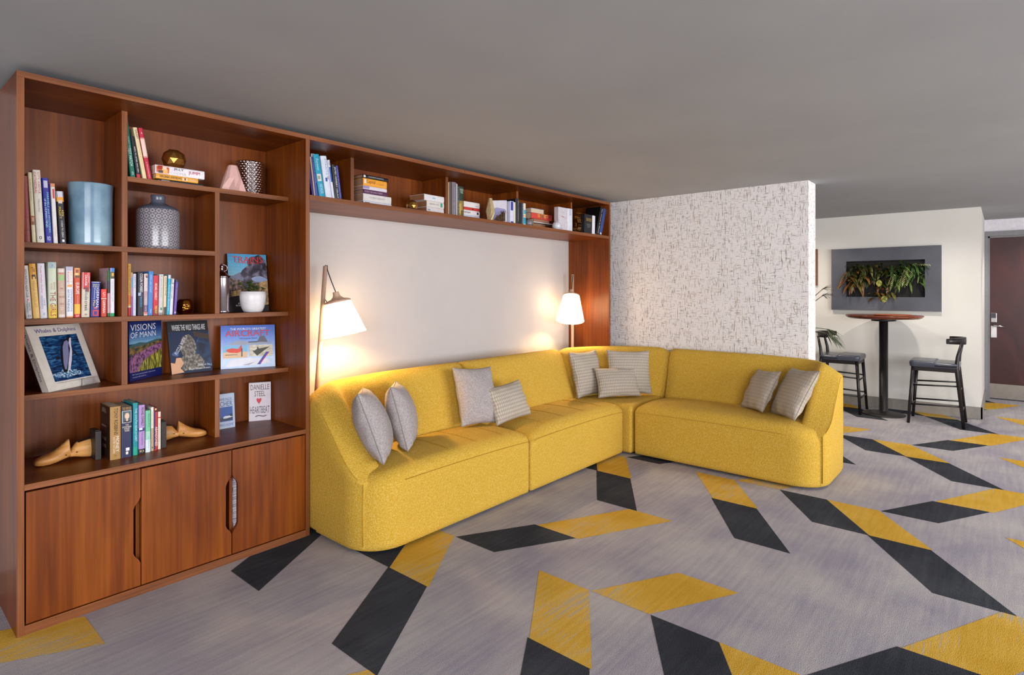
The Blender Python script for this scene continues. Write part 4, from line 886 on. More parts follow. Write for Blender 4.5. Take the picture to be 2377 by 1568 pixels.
o_ = face(1.004, .40, ZS3, -8, 9.5, .22, .345, .015, 'large book about trains with smoke picture standing behind the plant pot', sky+[
    ('p', [(0, .62), (.12, .62), (.3, .68), (.45, .65), (.6, .7), (1, .66), (1, .3), (0, .3)], (112, 118, 138)),
    ('p', [(0, .58), (.2, .56), (.5, .5), (1, .5), (1, .02), (0, .02)], M_SCRUB),
    ('p', [(0, 0), (1, 0), (1, .2), (.7, .26), (.3, .3), (.0, .24)], (30, 20, 24)),
    ('p', [(.05, .34), (.3, .38), (.3, .28), (.08, .26)], M_SAND), ('p', [(.78, .5), (1, .55), (1, .12), (.86, .1), (.75, .3)], M_SAND),
    ('p', blob(.55, .66, .22, .13, seed=2), M_SMOKE), ('p', blob(.76, .82, .25, .17, seed=3), M_SMOKE), ('p', blob(.48, .5, .13, .14, seed=4), M_SMOKE), ('p', blob(.9, .66, .14, .16, seed=5), M_SMOKE),
    ('p', blob(.78, .56, .2, .05, seed=6), (140, 156, 190)),
    ('p', [(.22, .845), (.8, .83), (.8, .838), (.22, .853)], (200, 50, 50)),
    ('t', 'TRAINS', (206, 44, 48), .12, .9, .85, .955), ('t', 'STEAM\nIN ACTION', (230, 226, 230), .16, .42, .09, .15), ('t', 'Victor Hand', (220, 214, 216), .34, .6, .045, .07)], (40, 30, 34))
face(.140, .209, ZS4, 36, 21.4, .289, .311, .030, 'large white book about dolphins leaning in the left compartment of the third row', [
    ('p', rect(.17, .87, .13, .83), M_SEA), ('p', blob(.47, .22, .26, .055, 18, .3, 4), M_FOAM), ('p', blob(.43, .25, .1, .06, 14, .3, 5), M_FOAM),
    ('p', [(.38, .25), (.45, .25), (.5, .35), (.57, .5), (.66, .62), (.70, .70), (.735, .78), (.72, .80), (.68, .79), (.64, .77), (.58, .74), (.51, .68), (.45, .58), (.41, .45), (.385, .33)], (22, 26, 36)),
    ('p', [(.42, .29), (.45, .29), (.52, .4), (.59, .52), (.62, .62), (.66, .70), (.64, .74), (.58, .72), (.52, .64), (.47, .5), (.43, .38)], (128, 130, 168)),
    ('p', [(.46, .25), (.52, .29), (.60, .42), (.665, .55), (.69, .66), (.735, .775), (.70, .77), (.66, .70), (.645, .60), (.58, .48), (.52, .38)], (216, 208, 220)),
    ('p', [(.40, .50), (.36, .49), (.30, .45), (.40, .46)], (30, 34, 44)), ('p', [(.69, .57), (.73, .53), (.75, .46), (.70, .51)], (26, 30, 40)),
    ('t', 'Whales & Dolphins', (110, 96, 150), .13, .88, .865, .945), ('t', 'The Most Fascinating Creatures Portrayed in the Amazing Story of the Mammals', (90, 84, 90), .2, .84, .095, .112)], (224, 216, 206), ('Whales & Dolphins', (90, 80, 130)))
face(.466, .27, ZS4, 40, .6, .256, .295, .010, 'book with heather hillside cover and navy base beside the divider', [
    ('p', rect(0, 1, .62, 1), (20, 38, 96))]+[('p', rect(0, 1, .62, .62+.045*(6-k)), (30+16*k, 56+20*k, 120+14*k)) for k in range(6)]+[
    ('p', [(0, .6), (.3, .64), (.5, .62), (.8, .66), (1, .66), (1, .4), (0, .4)], (60, 90, 90)), ('p', [(0, .56), (.4, .58), (1, .64), (1, .3), (0, .3)], M_MOOR),
    ('p', [(0, .42), (.3, .46), (.6, .54), (1, .60), (1, .14), (0, .14)], M_HEATH), ('p', [(.25, .14), (.35, .28), (.6, .38), (1, .48), (1, .14)], M_GRASSP), ('p', blob(.15, .24, .13, .09, seed=8), M_HEATH),
    ('p', rect(0, 1, 0, .145), (24, 30, 92)), ('t', 'VISIONS', (222, 222, 232), .03, .8, .84, .95), ('t', 'OF MANN', (222, 222, 232), .03, .8, .72, .82), ('t', "Ellan Vannin sparkling bright in nature's glen,", (190, 186, 220), .08, .78, .09, .115), ('t', 'with green hills by the sea...', (190, 186, 220), .08, .5, .045, .07)], (24, 30, 84))
face(.693, .38, ZS4, 4, 13, .214, .288, .016, 'dark puzzle book with furry picture and jigsaw pieces on its cover', [
    ('p', rect(0, 1, 0, 1), (12, 30, 62)), ('p', rect(0, 1, .8, 1), (8, 8, 14)), ('p', [(.55, .1), (1, .1), (1, .75), (.75, .7), (.6, .5)], M_NIGHT),
    ('p', [(.6, .8), (1, .72), (1, .62), (.8, .66), (.62, .7)], (60, 44, 36)),
    ('p', blob(.46, .5, .2, .24, 18, .1, 9), M_FUR), ('p', [(.25, .05), (.8, .05), (.82, .22), (.7, .34), (.4, .4), (.28, .3)], M_FUR),
    ('p', [(0, 0), (0, .22), (.1, .2), (.14, .3), (.26, .3), (.3, .18), (.22, .1), (.3, .02)], (208, 158, 122)), ('p', blob(.14, .38, .08, .05, 10, .2, 3), (60, 84, 130)),
    ('t', 'WHERE THE WILD THINGS ARE', (214, 212, 214), .1, .92, .82, .93), ('t', 'PUZZLE BOOK', (206, 206, 214), .02, .52, .5, .56, 58), ('t', 'Based on the', (214, 212, 214), .66, .94, .115, .16), ('t', 'Major Motion Picture', (214, 212, 214), .42, .95, .04, .09)], (70, 50, 44))
sky = [('p', rect(0, 1, 0, 1-.05*k), (60+9*k, 96+8*k, 184+4*k)) for k in range(16)]
face(.953, .40, ZS4, -22, 8, .289, .249, .018, 'wide blue and white book about aircraft in the third row', sky+[
    ('p', [(.11, .56), (.2, .59), (.26, .63), (.34, .64), (.46, .62), (.5, .6), (.92, .59), (.94, .57), (.8, .55), (.3, .54)], (150, 154, 166)), ('p', [(.66, .6), (.72, .74), (.80, .74), (.86, .59)], (92, 92, 102)), ('p', [(.5, .61), (.7, .615), (.66, .59), (.5, .59)], (50, 54, 60)),
    ('p', rect(.04, .48, .24, .53), (120, 176, 206)), ('p', rect(.04, .48, .24, .38), (214, 178, 142)), ('p', [(.09, .41), (.12, .45), (.2, .47), (.32, .45), (.36, .53), (.38, .53), (.385, .4), (.3, .355), (.16, .37)], (214, 66, 48)), ('p', rect(.37, .39, .27, .46), (70, 50, 50)), ('p', [(.08, .31), (.3, .31), (.3, .32), (.08, .325)], (90, 60, 50)),
    ('p', rect(.52, .95, .26, .53), M_DUNE), ('p', [(.57, .4), (.66, .27), (.78, .38), (.9, .48), (.7, .44), (.66, .5), (.66, .44), (.62, .4)], (56, 54, 40)),
    ('p', [(.07, .04), (.18, .2), (.5, .23), (.86, .2), (.92, .1), (.7, .06), (.3, .05)], (224, 222, 230)), ('p', [(.66, .07), (.72, .07), (.89, .36), (.83, .36)], (70, 60, 160)), ('p', [(.715, .09), (.735, .1), (.88, .33), (.87, .34)], (206, 60, 70)), ('p', [(.38, .07), (.6, .13), (.6, .12), (.5, .06)], (170, 170, 180)),
    ('t', "THE WORLD'S GREATEST", (232, 232, 240), .17, .83, .89, .94), ('t', 'AIRCRAFT', (200, 40, 60), .08, .9, .74, .88), ('t', 'Christopher Chant', (40, 50, 120), .34, .66, .665, .705)], (210, 208, 222))
face(1.127, .43, ZS5, -25, 1, .122, .229, .026, 'white hardback with a red heart on its cover, standing in the right compartment', [
    ('p', [(.46, .44), (.36, .52), (.34, .57), (.4, .6), (.46, .57), (.52, .6), (.58, .57), (.56, .52)], (206, 50, 60)),
    ('t', 'DANIELLE\nSTEEL', (92, 62, 50), .08, .92, .64, .95), ('t', 'HEARTBEAT', (84, 80, 92), .06, .94, .2, .38), ('t', '~', (90, 90, 100), .3, .8, .1, .15)], (216, 206, 214))
face(.897, .36, ZS5, 0, 4.4, .120, .195, .026, 'blue and white paperback with seascape, half hidden behind the divider', [
    ('p', rect(0, 1, 0, 1), (176, 190, 214)), ('p', rect(.3, .9, .2, .62), (44, 84, 160)), ('p', [(.3, .3), (.6, .36), (.9, .42), (.9, .22), (.3, .22)], (30, 50, 80)), ('p', blob(.65, .32, .2, .04, 12, .3, 2), (206, 214, 228)),
    ('t', 'ROSAMUNDE', (90, 110, 150), .05, .88, .8, .88), ('t', 'PILCHER', (60, 80, 130), .05, .9, .64, .78), ('t', 'COMING HOME', (90, 110, 160), .05, .92, .06, .14)], (196, 204, 220))
st = empty('book_stand', 'clear acrylic stand holding the white dolphin book', 'book stand', (.142+.20*cos(R(36)), .209+.20*sin(R(36))-.006, ZS4+.0006), (0, 0, R(36)))
m, nt, b = newmat('clear_acrylic'); b.inputs['Transmission Weight'].default_value = 1; b.inputs['Roughness'].default_value = .03; b.inputs['Base Color'].default_value = (.97, .98, 1, 1); b.inputs['IOR'].default_value = 1.3
mb = MB(); mb.box(-.03, .055, -.0045, -.0015, 0, .035); mb.box(-.03, .055, -.004, .02, 0, .002); mb.build('ledge', m, st)

# ------------------------------------------------------------------ ORNAMENTS ON THE SHELVES
M_GOLD = mat((176, 126, 62), .24, .9, name='antique_gold'); M_GOLD2 = mat((214, 190, 144), .38, .55, name='pale_gold')
def simple(name, label, cat, loc, group=None, rot=(0, 0, 0)): return empty(name, label, cat, loc, rot, group)
# tall blue cylinder vase
m = noisemat('blue_glaze', [(.35, (104, 134, 156)), (.5, (126, 156, 176)), (.65, (146, 174, 190))], (8, 8, 5), 5, .12)
o = simple('vase', 'large glossy blue cylinder vase in the top left compartment', 'vase', (.322, .325, ZS2+.0005))
r = .090; h = on(214, 423.5, 1, .235).z-ZS2
mb = MB(); mb.lathe([(0, 0), (r*.94, 0), (r*.965, .006), (r*.965, .03), (r*.965, h*.5), (r*.975, h*.85), (r*1.0, h*.985), (r*1.0, h), (r*.985, h+.001), (r*.97, h*.985), (r*.94, h*.85), (r*.94, .02), (0, .02)], 48); mb.build('body', m, o)
# patterned bottle vase
o = simple('bottle_vase', 'grey patterned ceramic bottle vase in the middle compartment', 'vase', (.615, .34, ZS2+.0005))
def tilemat():
    m, nt, b = newmat('patterned_ceramic')
    tc = N(nt, 'ShaderNodeTexCoord'); sp_ = N(nt, 'ShaderNodeSeparateXYZ'); L(nt, tc.outputs['Object'], sp_.inputs[0])
    def mth(op, a, b_=None, c=None):
        x = N(nt, 'ShaderNodeMath', operation=op)
        for i, q in enumerate((a, b_, c)):
            if q is None: continue
            if isinstance(q, (int, float)): x.inputs[i].default_value = q
            else: L(nt, q, x.inputs[i])
        return x.outputs[0]
    ang = mth('ARCTAN2', sp_.outputs['X'], sp_.outputs['Y'])
    u = mth('MULTIPLY', ang, 22/(2*PI)); v = mth('MULTIPLY', sp_.outputs['Z'], 36)
    cb = N(nt, 'ShaderNodeCombineXYZ'); L(nt, u, cb.inputs[0]); L(nt, v, cb.inputs[1])
    vo = N(nt, 'ShaderNodeTexVoronoi'); vo.voronoi_dimensions = '2D'; vo.inputs['Randomness'].default_value = 0; vo.inputs['Scale'].default_value = 1; L(nt, cb.outputs[0], vo.inputs['Vector'])
    s1 = mth('SINE', mth('MULTIPLY', vo.outputs['Distance'], 16))
    cb2 = N(nt, 'ShaderNodeVectorMath', operation='SCALE'); L(nt, cb.outputs[0], cb2.inputs[0]); cb2.inputs['Scale'].default_value = 2
    vo2 = N(nt, 'ShaderNodeTexVoronoi'); vo2.voronoi_dimensions = '2D'; vo2.inputs['Randomness'].default_value = 0; vo2.inputs['Scale'].default_value = 1; L(nt, cb2.outputs[0], vo2.inputs['Vector'])
    s2 = mth('SINE', mth('MULTIPLY', vo2.outputs['Distance'], 15))
    t = mth('GREATER_THAN', mth('MAXIMUM', s1, mth('SUBTRACT', s2, .35)), .35)
    zz_ = mth('LESS_THAN', sp_.outputs['Z'], .206); t = mth('MULTIPLY', t, zz_)
    mx = N(nt, 'ShaderNodeMix', data_type='RGBA'); L(nt, t, mx.inputs['Factor']); mx.inputs[7].default_value = lin((92, 88, 100))
    m2 = N(nt, 'ShaderNodeMix', data_type='RGBA'); L(nt, zz_, m2.inputs['Factor']); m2.inputs[6].default_value = lin((84, 88, 104)); m2.inputs[7].default_value = lin((178, 172, 174)); L(nt, m2.outputs[2], mx.inputs[6])
    L(nt, mx.outputs[2], b.inputs['Base Color']); b.inputs['Roughness'].default_value = .18; return m
r = .098; top = on(370, 453.5, 1, .32).z-ZS2
prof = [(0, 0), (r*.95, 0), (r*.985, .006), (r, .02), (r, top*.66), (r*.985, top*.70), (r*.93, top*.745), (r*.80, top*.785), (r*.55, top*.82), (r*.40, top*.845), (r*.335, top*.87), (r*.33, top*.93), (r*.345, top*.945), (r*.345, top*.985), (r*.32, top), (r*.24, top), (r*.22, top*.95), (0, top*.95)]
mb = MB(); mb.lathe(prof, 56); mb.build('body', tilemat(), o)
# faceted gold ornaments
def faceted(name, loc, r, label, sd):
    o = simple(name, label, 'ornament', loc, 'faceted gold ornaments')
    mb = MB(); bmesh.ops.create_icosphere(mb.bm, subdivisions=2, radius=r); rnd = random.Random(sd)
    for v in mb.bm.verts: v.co *= rnd.uniform(.95, 1.05)
    mn = min(v.co.z for v in mb.bm.verts)
    for v in mb.bm.verts: v.co.z = max(v.co.z, mn+.12*r)-(mn+.12*r)
    mb.build('faceted_body', M_GOLD, o); return o
zt_ = on(403, 393, 1, .26).z
faceted('faceted_ball', (on(403, 0, 1, .27).x, .27, ZS1+.099*KS*0+on(361, 381.5, 1, .205).z-ZS1+.001), .056, 'faceted bronze ball sitting on the stack of three paperbacks', 4)
faceted('faceted_ball', (on(955.6, 0, 1, .10).x, .10, ZO+.0005), .043, 'small faceted gold ball beside the white book stack overhead', 9)
# pink faceted cone
o = simple('cone_ornament', 'pale pink faceted cone ornament on the upper shelf', 'ornament', (on(540, 0, 1, .29).x, .29, ZS1+.0005), rot=(0, 0, .3))
mb = MB(); n = 12; hh = on(540, 384, 1, .28).z-ZS1
R0 = [(.074*cos(2*PI*k/n), .074*sin(2*PI*k/n), 0) if k % 2 == 0 else (.056*cos(2*PI*k/n), .056*sin(2*PI*k/n), 0) for k in range(n)]
R1 = [((.070 if k % 2 == 0 else .052)*.98*cos(2*PI*k/n), (.070 if k % 2 == 0 else .052)*.98*sin(2*PI*k/n), .02) for k in range(n)]
R2 = [(.049*cos(2*PI*k/n), .049*sin(2*PI*k/n), hh*.5) for k in range(n)]
R3 = [(.025*cos(2*PI*k/n), .025*sin(2*PI*k/n), hh*.975) for k in range(n)]; R4 = [(.021*cos(2*PI*k/n), .021*sin(2*PI*k/n), hh) for k in range(n)]
g = mb.grid([R0, R1, R2, R3, R4], True, smooth=False); mb.bm.faces.new(g[0][::-1]); mb.bm.faces.new(g[-1]); mb.build('body', mat((222, 176, 168), .55), o)
# silver hobnail vase
o = simple('hobnail_vase', 'silver hobnail vase beside the pink cone', 'vase', (on(580, 0, 1, .385).x, .385, ZS1+.0005))
mb = MB(); rows = []; hh = on(580, 376, 1, .36).z-ZS1; nr, na = 100, 144
for i in range(nr+1):
    z_ = hh*i/nr; t = i/nr; rb = .068+.006*t; row = []
    for k in range(na):
        a = 2*PI*k/na; cu = k/na*24; cv = t*15; off = .5 if int(cv) % 2 else 0
        fx = (cu+off) % 1-.5; fz = cv % 1-.5; bump = max(0, 1-(fx*fx+fz*fz)*4.5)
        row.append(((rb+.0055*bump)*cos(a), (rb+.0055*bump)*sin(a), z_))
    rows.append(row)
rows.append([(.069*cos(2*PI*k/na), .069*sin(2*PI*k/na), hh) for k in range(na)]); rows.append([(.066*cos(2*PI*k/na), .066*sin(2*PI*k/na), .02) for k in range(na)])
g = mb.grid(rows, True); mb.bm.faces.new(g[0][::-1]); mb.bm.faces.new(g[-1]); mb.build('body', mat((206, 198, 196), .16, 1), o)
# golden head candle holder
o = simple('head_ornament', 'small golden head shaped candle holder beside the purple book', 'ornament', (on(428.5, 0, 1, .30).x, .30, ZS3+.0005), rot=(0, 0, -.55))
mb = MB(); rows = []
for i in range(25):
    z_ = .078*i/24; t = i/24; row = []
    rr = .040*(1-.36*abs(2*t-1)**3.2)
    for k in range(48):
        a = 2*PI*k/48; x, y = rr*cos(a), rr*.95*sin(a)
        f = -sin(a)   # face towards -y
        if f > .0:
            nose = .010*math.exp(-(x/.006)**2)*math.exp(-((z_-.034)/.011)**2)
            brow = .004*math.exp(-((abs(x)-.015)/.011)**2)*math.exp(-((z_-.050)/.005)**2)
            eye = -.003*math.exp(-((abs(x)-.014)/.008)**2)*math.exp(-((z_-.043)/.004)**2)
            chk = .004*math.exp(-((abs(x)-.02)/.009)**2)*math.exp(-((z_-.026)/.009)**2)
            lip = .005*math.exp(-(x/.010)**2)*(math.exp(-((z_-.018)/.0028)**2)+math.exp(-((z_-.0115)/.003)**2))
            chin = .003*math.exp(-(x/.014)**2)*math.exp(-((z_-.004)/.005)**2)
            y -= (nose+brow+eye+chk+lip+chin)
        row.append((x, y, z_))
    rows.append(row)
rows.append([(.026*cos(2*PI*k/48), .025*sin(2*PI*k/48), .077) for k in range(48)]); rows.append([(.024*cos(2*PI*k/48), .023*sin(2*PI*k/48), .03) for k in range(48)])
g = mb.grid(rows, True); mb.bm.faces.new(g[0][::-1]); mb.bm.faces.new(g[-1]); mb.build('body', mat((170, 112, 40), .1, 1), o)
# white plant pot with succulent
M_POT = mat((222, 218, 220), .35)
px_ = on(587, 0, 1, .275).x
o = simple('potted_succulent', 'small green succulent in a round white pot before the trains book', 'plant', (px_, .275, ZS3+.0005))
mb = MB(); h = .118; mb.lathe([(0, 0), (.044, 0), (.05, .004), (.060, .025), (.068, .06), (.0705, .09), (.069, h), (.066, h), (.067, .09), (.062, .085), (0, .085)], 40); mb.build('pot', M_POT, o)
mb = MB(); mb.lathe([(0, .098), (.0655, .098), (.0655, .086)], 32, cap=False); mb.build('soil', mat((50, 38, 30), .95), o)
M_SUC = noisemat('succulent_leaf', [(.3, (60, 88, 28)), (.7, (112, 138, 60))], (20, 20, 20), 2, .35)
def leaf(mb, p, d, up, L_, W_, mi=0, droop=.2, fold=.12, n=5):
    p = Vector(p); d = Vector(d).normalized(); s = d.cross(Vector(up)).normalized(); nn = s.cross(d).normalized(); rows = []
    for i in range(n+1):
        t = i/n; w_ = W_*(sin(PI*min(1, t*.93+.06))**.8)
        c = p+d*L_*t-Vector((0, 0, 1))*droop*L_*t*t
        rows.append([c-s*w_/2+nn*fold*w_, c, c+s*w_/2+nn*fold*w_])
    mb.grid(rows, mi=mi)
rnd = random.Random(5); mb = MB(); ms = MB()
for k in range(15):
    a = rnd.uniform(0, 2*PI); rr = rnd.uniform(0, .035); b0 = Vector((rr*cos(a), rr*sin(a), .098)); tp = b0+Vector((rnd.uniform(-.03, .03)+rr*.5*cos(a), rnd.uniform(-.02, .02)+rr*.5*sin(a), rnd.uniform(.025, .075)*(1.15-rr*8)))
    ms.tube([b0, (b0+tp)/2+Vector((.003, 0, 0)), tp], .0022, 6)
    for j in range(8):
        aa = j*2*PI/8+rnd.uniform(-.2, .2); leaf(mb, tp-Vector((0, 0, rnd.uniform(0, .012))), (cos(aa), sin(aa), rnd.uniform(.1, .6)), (0, 0, 1), rnd.uniform(.020, .028), .016, droop=.1)
mb.build('leaves', M_SUC, o); ms.build('stems', mat((90, 80, 50), .7), o)
# glass jar with lid
o = simple('lidded_jar', 'mercury glass jar with pointed lid, half hidden by the divider', 'jar', (on(514.5, 0, 1, .30).x, .30, ZS3+.0005))
M_MERC = mat((196, 188, 194), .12, .9); top = on(515, 612, 1, .3).z-ZS3
mb = MB(); mb.lathe([(0, 0), (.040, 0), (.042, .004), (.042, .012), (.039, .016), (.0385, top*.70), (.0385, top*.71), (0, top*.71)], 40); mb.build('body', M_MERC, o)
mb = MB(); mb.lathe([(0, top*.71), (.043, top*.71), (.044, top*.725), (.044, top*.745), (.040, top*.752), (.028, top*.79), (.014, top*.83), (.007, top*.86), (.009, top*.88), (.007, top*.90), (.013, top*.93), (.010, top*.955), (.005, top*.97), (.006, top*.985), (0, top)], 36); ld = mb.build('lid', mat((176, 170, 180), .1, 1), o)
mb = MB(); mb.tube([Vector((.018*cos(t*PI/8)+.012, 0, top*.905+.018*sin(t*PI/8))) for t in range(-4, 6)], .002, 6); mb.build('hook', mat((190, 184, 190), .1, 1), ld)
# shoe lasts with iron bookends
M_LAST = woodmat('varnished_last', 0, (166, 104, 48), (202, 142, 78), (222, 170, 104), .35)
M_IRON = mat((50, 42, 40), .5, .3)
def shoe_last(x, y, yaw, Ls, label, mirror):
    o = empty('shoe_last', label, 'shoe last', (x, y, ZS5+.0005), (0, 0, yaw), 'wooden shoe lasts beside the bookends')
    S_ = [(.0, .010, .014, .006), (.02, .005, .026, .018), (.06, .002, .032, .028), (.14, .0, .040, .036), (.24, .0, .046, .039), (.33, .003, .056, .037), (.42, .008, .070, .033), (.50, .013, .086, .030), (.56, .016, .098, .026), (.575, .017, .100, .025), (.585, .017, .060, .026), (.595, .017, .046, .027), (.63, .016, .056, .027), (.68, .014, .072, .027), (.71, .012, .080, .027), (.80, .007, .084, .028), (.90, .003, .088, .028), (.97, .003, .090, .025), (1.0, .012, .084, .018)]
    rows = []
    for t, zb_2, zt_2, hw in S_:
        row = []
        for k in range(20):
            a = 2*PI*k/20; ca, sa = cos(a), sin(a); ex = .7
            yy = hw*math.copysign(abs(ca)**ex, ca); zz_2 = (zb_2+zt_2)/2+(zt_2-zb_2)/2*math.copysign(abs(sa)**ex, sa)
            if sa > 0 and t > .3: yy *= 1-.35*sa
            row.append((mirror*t*Ls, yy+.006*sin(t*PI), zz_2))
        rows.append(row)
    mb = MB(); g = mb.grid(rows, True); mb.bm.faces.new(g[0]); mb.bm.faces.new(g[-1][::-1]); mb.build('body', M_LAST, o)
    mb = MB(); mb.grid([[(mirror*t*Ls, -.019, z1), (mirror*t*Ls, 0, z1+.003), (mirror*t*Ls, .019, z1)] for t, z1 in ((.715, .0805), (.80, .085), (.90, .089), (.97, .0905))]); mb.build('heel_patch', M_IRON, o)
    mb = MB()
    for t, z1 in ((.5, .035), (.68, .04)): mb.sphere((mirror*t*Ls, -.029, z1), .0028, 8)
    mb.build('nail', M_IRON, o)
    return o
xa = on(74, 0, 1, .235).x
shoe_last(.098, .268, .02, .222, 'left wooden shoe last pointing left, beside the dark bookend', 1)
shoe_last(.832, .285, -.10, .238, 'right wooden shoe last pointing right, beside the dark bookend', -1)
for (ua, ub, vt, Yq, lab) in ((221.5, 235.5, 1003, .185, 'dark iron bookend left of the thick gold and black book'), (374.7, 386.5, 981, .175, 'dark iron bookend right of the narrow cream paperback')):
    xa, xb = on(ua, 0, 1, Yq).x, on(ub, 0, 1, Yq).x; hh = on(ua, vt, 1, Yq).z-ZS5
    o = empty('bookend', lab, 'bookend', ((xa+xb)/2, Yq, ZS5+.0005), group='iron bookends'); w_ = (xb-xa)/2
    mb = MB(); mb.box(-w_, w_, 0, .10, .0, hh, bev=.0015); mb.build('block', M_IRON, o)
    mb = MB(); mb.box(-w_+.003, w_-.003, .01, .05, hh, hh+.004, bev=.001); mb.build('top_plate', M_BLACK, o)
# overhead ornaments
o = simple('faceted_vase', 'slim pale gold faceted vase on the overhead shelf', 'vase', (on(1138, 0, 1, .12).x, .12, ZO+.0005), rot=(0, 0, .4))
mb = MB(); hh = on(1138, 461.5, 1, .12).z-ZO; n = 6
rg = lambda r_, z_, o_: [(r_*cos(2*PI*(k+o_)/n), r_*sin(2*PI*(k+o_)/n), z_) for k in range(n)]
g = mb.grid([rg(.022, 0, 0), rg(.040, hh*.45, .5), rg(.018, hh*.98, 0), rg(.018, hh, 0), rg(.014, hh, 0)], True, smooth=False); mb.bm.faces.new(g[0][::-1]); mb.bm.faces.new(g[-1]); mb.build('body', M_GOLD2, o)
for (u, v, r_, c_, mt, lab) in ((1227, 513, .037, (120, 120, 126), .0, 'glossy grey glass ball beside the turquoise banded book'), (1292, 523, .041, (216, 216, 226), 0, 'glossy white ball before the floral book')):
    o = simple('glass_ball', lab, 'ornament', (on(u, 0, 1, .13 if u < 1250 else .09).x, .13 if u < 1250 else .09, ZO+.0005), 'round glass ornaments on the overhead shelf')
    mb = MB(); mb.sphere((0, 0, r_+.001), r_, 28); mb.build('ball', mat(c_, .06, mt, .7), o)
    mb = MB(); mb.lathe([(.006, 2*r_-.001), (.006, 2*r_+.006), (0, 2*r_+.008)], 12, cap=False); mb.build('neck', mat(c_, .06), o)
# twig ornament
o = simple('twig_ornament', 'small dark brown twig ornament before the lavender hill book', 'ornament', (on(1164, 0, 1, .02).x, .02, ZO+.0005))
mb = MB(); rnd = random.Random(2)
for k in range(26):
    a = rnd.uniform(0, 2*PI); p0 = Vector((rnd.uniform(-.045, .03), rnd.uniform(-.012, .008), .003)); p1 = p0+Vector((rnd.uniform(-.02, .03), rnd.uniform(-.01, .01), rnd.uniform(.02, .09)*(1-abs(p0.x-.02)*10)+.012))
    mb.tube([p0, (p0+p1)/2+Vector((rnd.uniform(-.008, .008), 0, 0)), p1], .0028, 6)
mb.build('twigs', mat((88, 64, 44), .8), o)
# wire house
o = simple('wire_house', 'copper wire house ornament at the right end of the overhead shelf', 'ornament', (on(1348, 0, 1, .10).x, .10, ZO+.0005), rot=(0, 0, -.35))
mb = MB(); W_, D_, H1 = .055, .036, .105; H2 = on(1344, 495, 1, .1).z-ZO
def wr(*ps): mb.tube(ps, .0014, 5)
for sy in (-1, 1):
    for k in range(9): x = -W_+2*W_*k/8; wr((x, sy*D_, 0), (x, sy*D_, H1))
    for z_ in (0.002, .03, .055, .08, H1): wr((-W_, sy*D_, z_), (W_, sy*D_, z_))
    for k in range(9): x = -W_+2*W_*k/8; wr((x, sy*D_, H1), (x, 0, H2))
    wr((-W_, sy*D_*.5, (H1+H2)/2), (W_, sy*D_*.5, (H1+H2)/2))
for sx in (-1, 1):
    wr((sx*W_, 0, 0), (sx*W_, 0, H2))
    for z_ in (0.002, .03, .055, .08, H1): wr((sx*W_, -D_, z_), (sx*W_, D_, z_))
wr((-W_, 0, H2), (W_, 0, H2)); mb.build('wire_frame', mat((176, 126, 66), .3, 1), o)

# ------------------------------------------------------------------ LOBBY: PLANT PANEL, TABLE, STOOLS, PALM
o = empty('plant_panel', 'living plants in a dark grey wall frame above the high table', 'wall planter', (XF, -1.92, 1.53))
X_ = XF-.045-XF
ya, yb, za, zb2 = -1.372+1.92, -2.465+1.92, 1.155-1.53, 1.90-1.53
ia, ib, ja, jb = on(1964, 0, 0, XF-.04).y+1.92, on(2147, 0, 0, XF-.04).y+1.92, on(2050, 690, 0, XF-.04).z-1.53, on(2050, 605, 0, XF-.04).z-1.53
M_PAN = noisemat('slate_panel', [(.3, (74, 76, 84)), (.7, (92, 94, 102))], (3, 3, 3), 3, .35)
mb = MB()
mb.box(X_, -.001, yb, ya, za, ja); mb.box(X_, -.001, yb, ya, jb, zb2); mb.box(X_, -.001, ia, ya, ja, jb); mb.box(X_, -.001, yb, ib, ja, jb)
mb.build('frame', M_PAN, o)
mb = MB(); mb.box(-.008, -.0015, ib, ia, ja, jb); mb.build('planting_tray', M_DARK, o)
rnd = random.Random(11)
def foliage(name, n, yr, zr, L_, W_, cols, droop, spread=.8, ob=o, seed=1):
    r_ = random.Random(seed); mb = MB()
    for k in range(n):
        p = (-.02-r_.uniform(0, .02), r_.uniform(*yr), r_.uniform(*zr)); a = r_.uniform(0, 2*PI)
        d = (-r_.uniform(.5, 1.2), spread*cos(a), spread*sin(a)); s = r_.uniform(.7, 1.25)
        leaf(mb, p, d, (0, 0, 1) if abs(sin(a)) < .9 else (1, 0, .3), L_*s, W_*s, r_.randrange(len(cols)), droop)
    return mb.build(name, [noisemat(name+'_%d' % i, [(.3, tuple(int(x*.7) for x in c)), (.7, c)], (30, 30, 30), 2, .45) for i, c in enumerate(cols)], ob, recalc=False)
foliage('trailing_foliage', 150, (-.22+.0, .50-.13), (-.06, .17), .11, .035, [(58, 70, 28), (92, 92, 34), (38, 54, 22), (74, 56, 28)], .4, seed=1)
foliage('bronze_foliage', 34, (.18, .42), (-.08, .10), .12, .034, [(150, 96, 50), (124, 80, 38), (104, 92, 36)], .7, seed=2)
foliage('trailing_foliage', 26, (-.08, .12), (-.22, -.06), .085, .04, [(110, 104, 36), (86, 80, 30), (120, 76, 34)], .5, seed=3)
foliage('fern_foliage', 95, (-.38, -.08), (-.05, .18), .12, .024, [(72, 104, 44), (110, 140, 64), (50, 84, 36)], .4, seed=4)
mb = MB()
for (yy, zz_, n) in ((-.10, .05, 8), (-.18, .03, 8), (-.26, .08, 10), (-.31, .17, 7), (-.22, .10, 9)):
    for k in range(n):
        for s in (-1, 1): leaf(mb, (-.09-.002*k, yy+(.005*k if yy > -.3 else -.02*k), zz_-(.016*k if yy > -.3 else .002*k)), (-.4, s*.8, -.5), (0, 0, 1), .03, .016, 0, .3)
mb.build('pale_fern_fronds', mat((196, 200, 140), .5), o, recalc=False)
mb = MB()
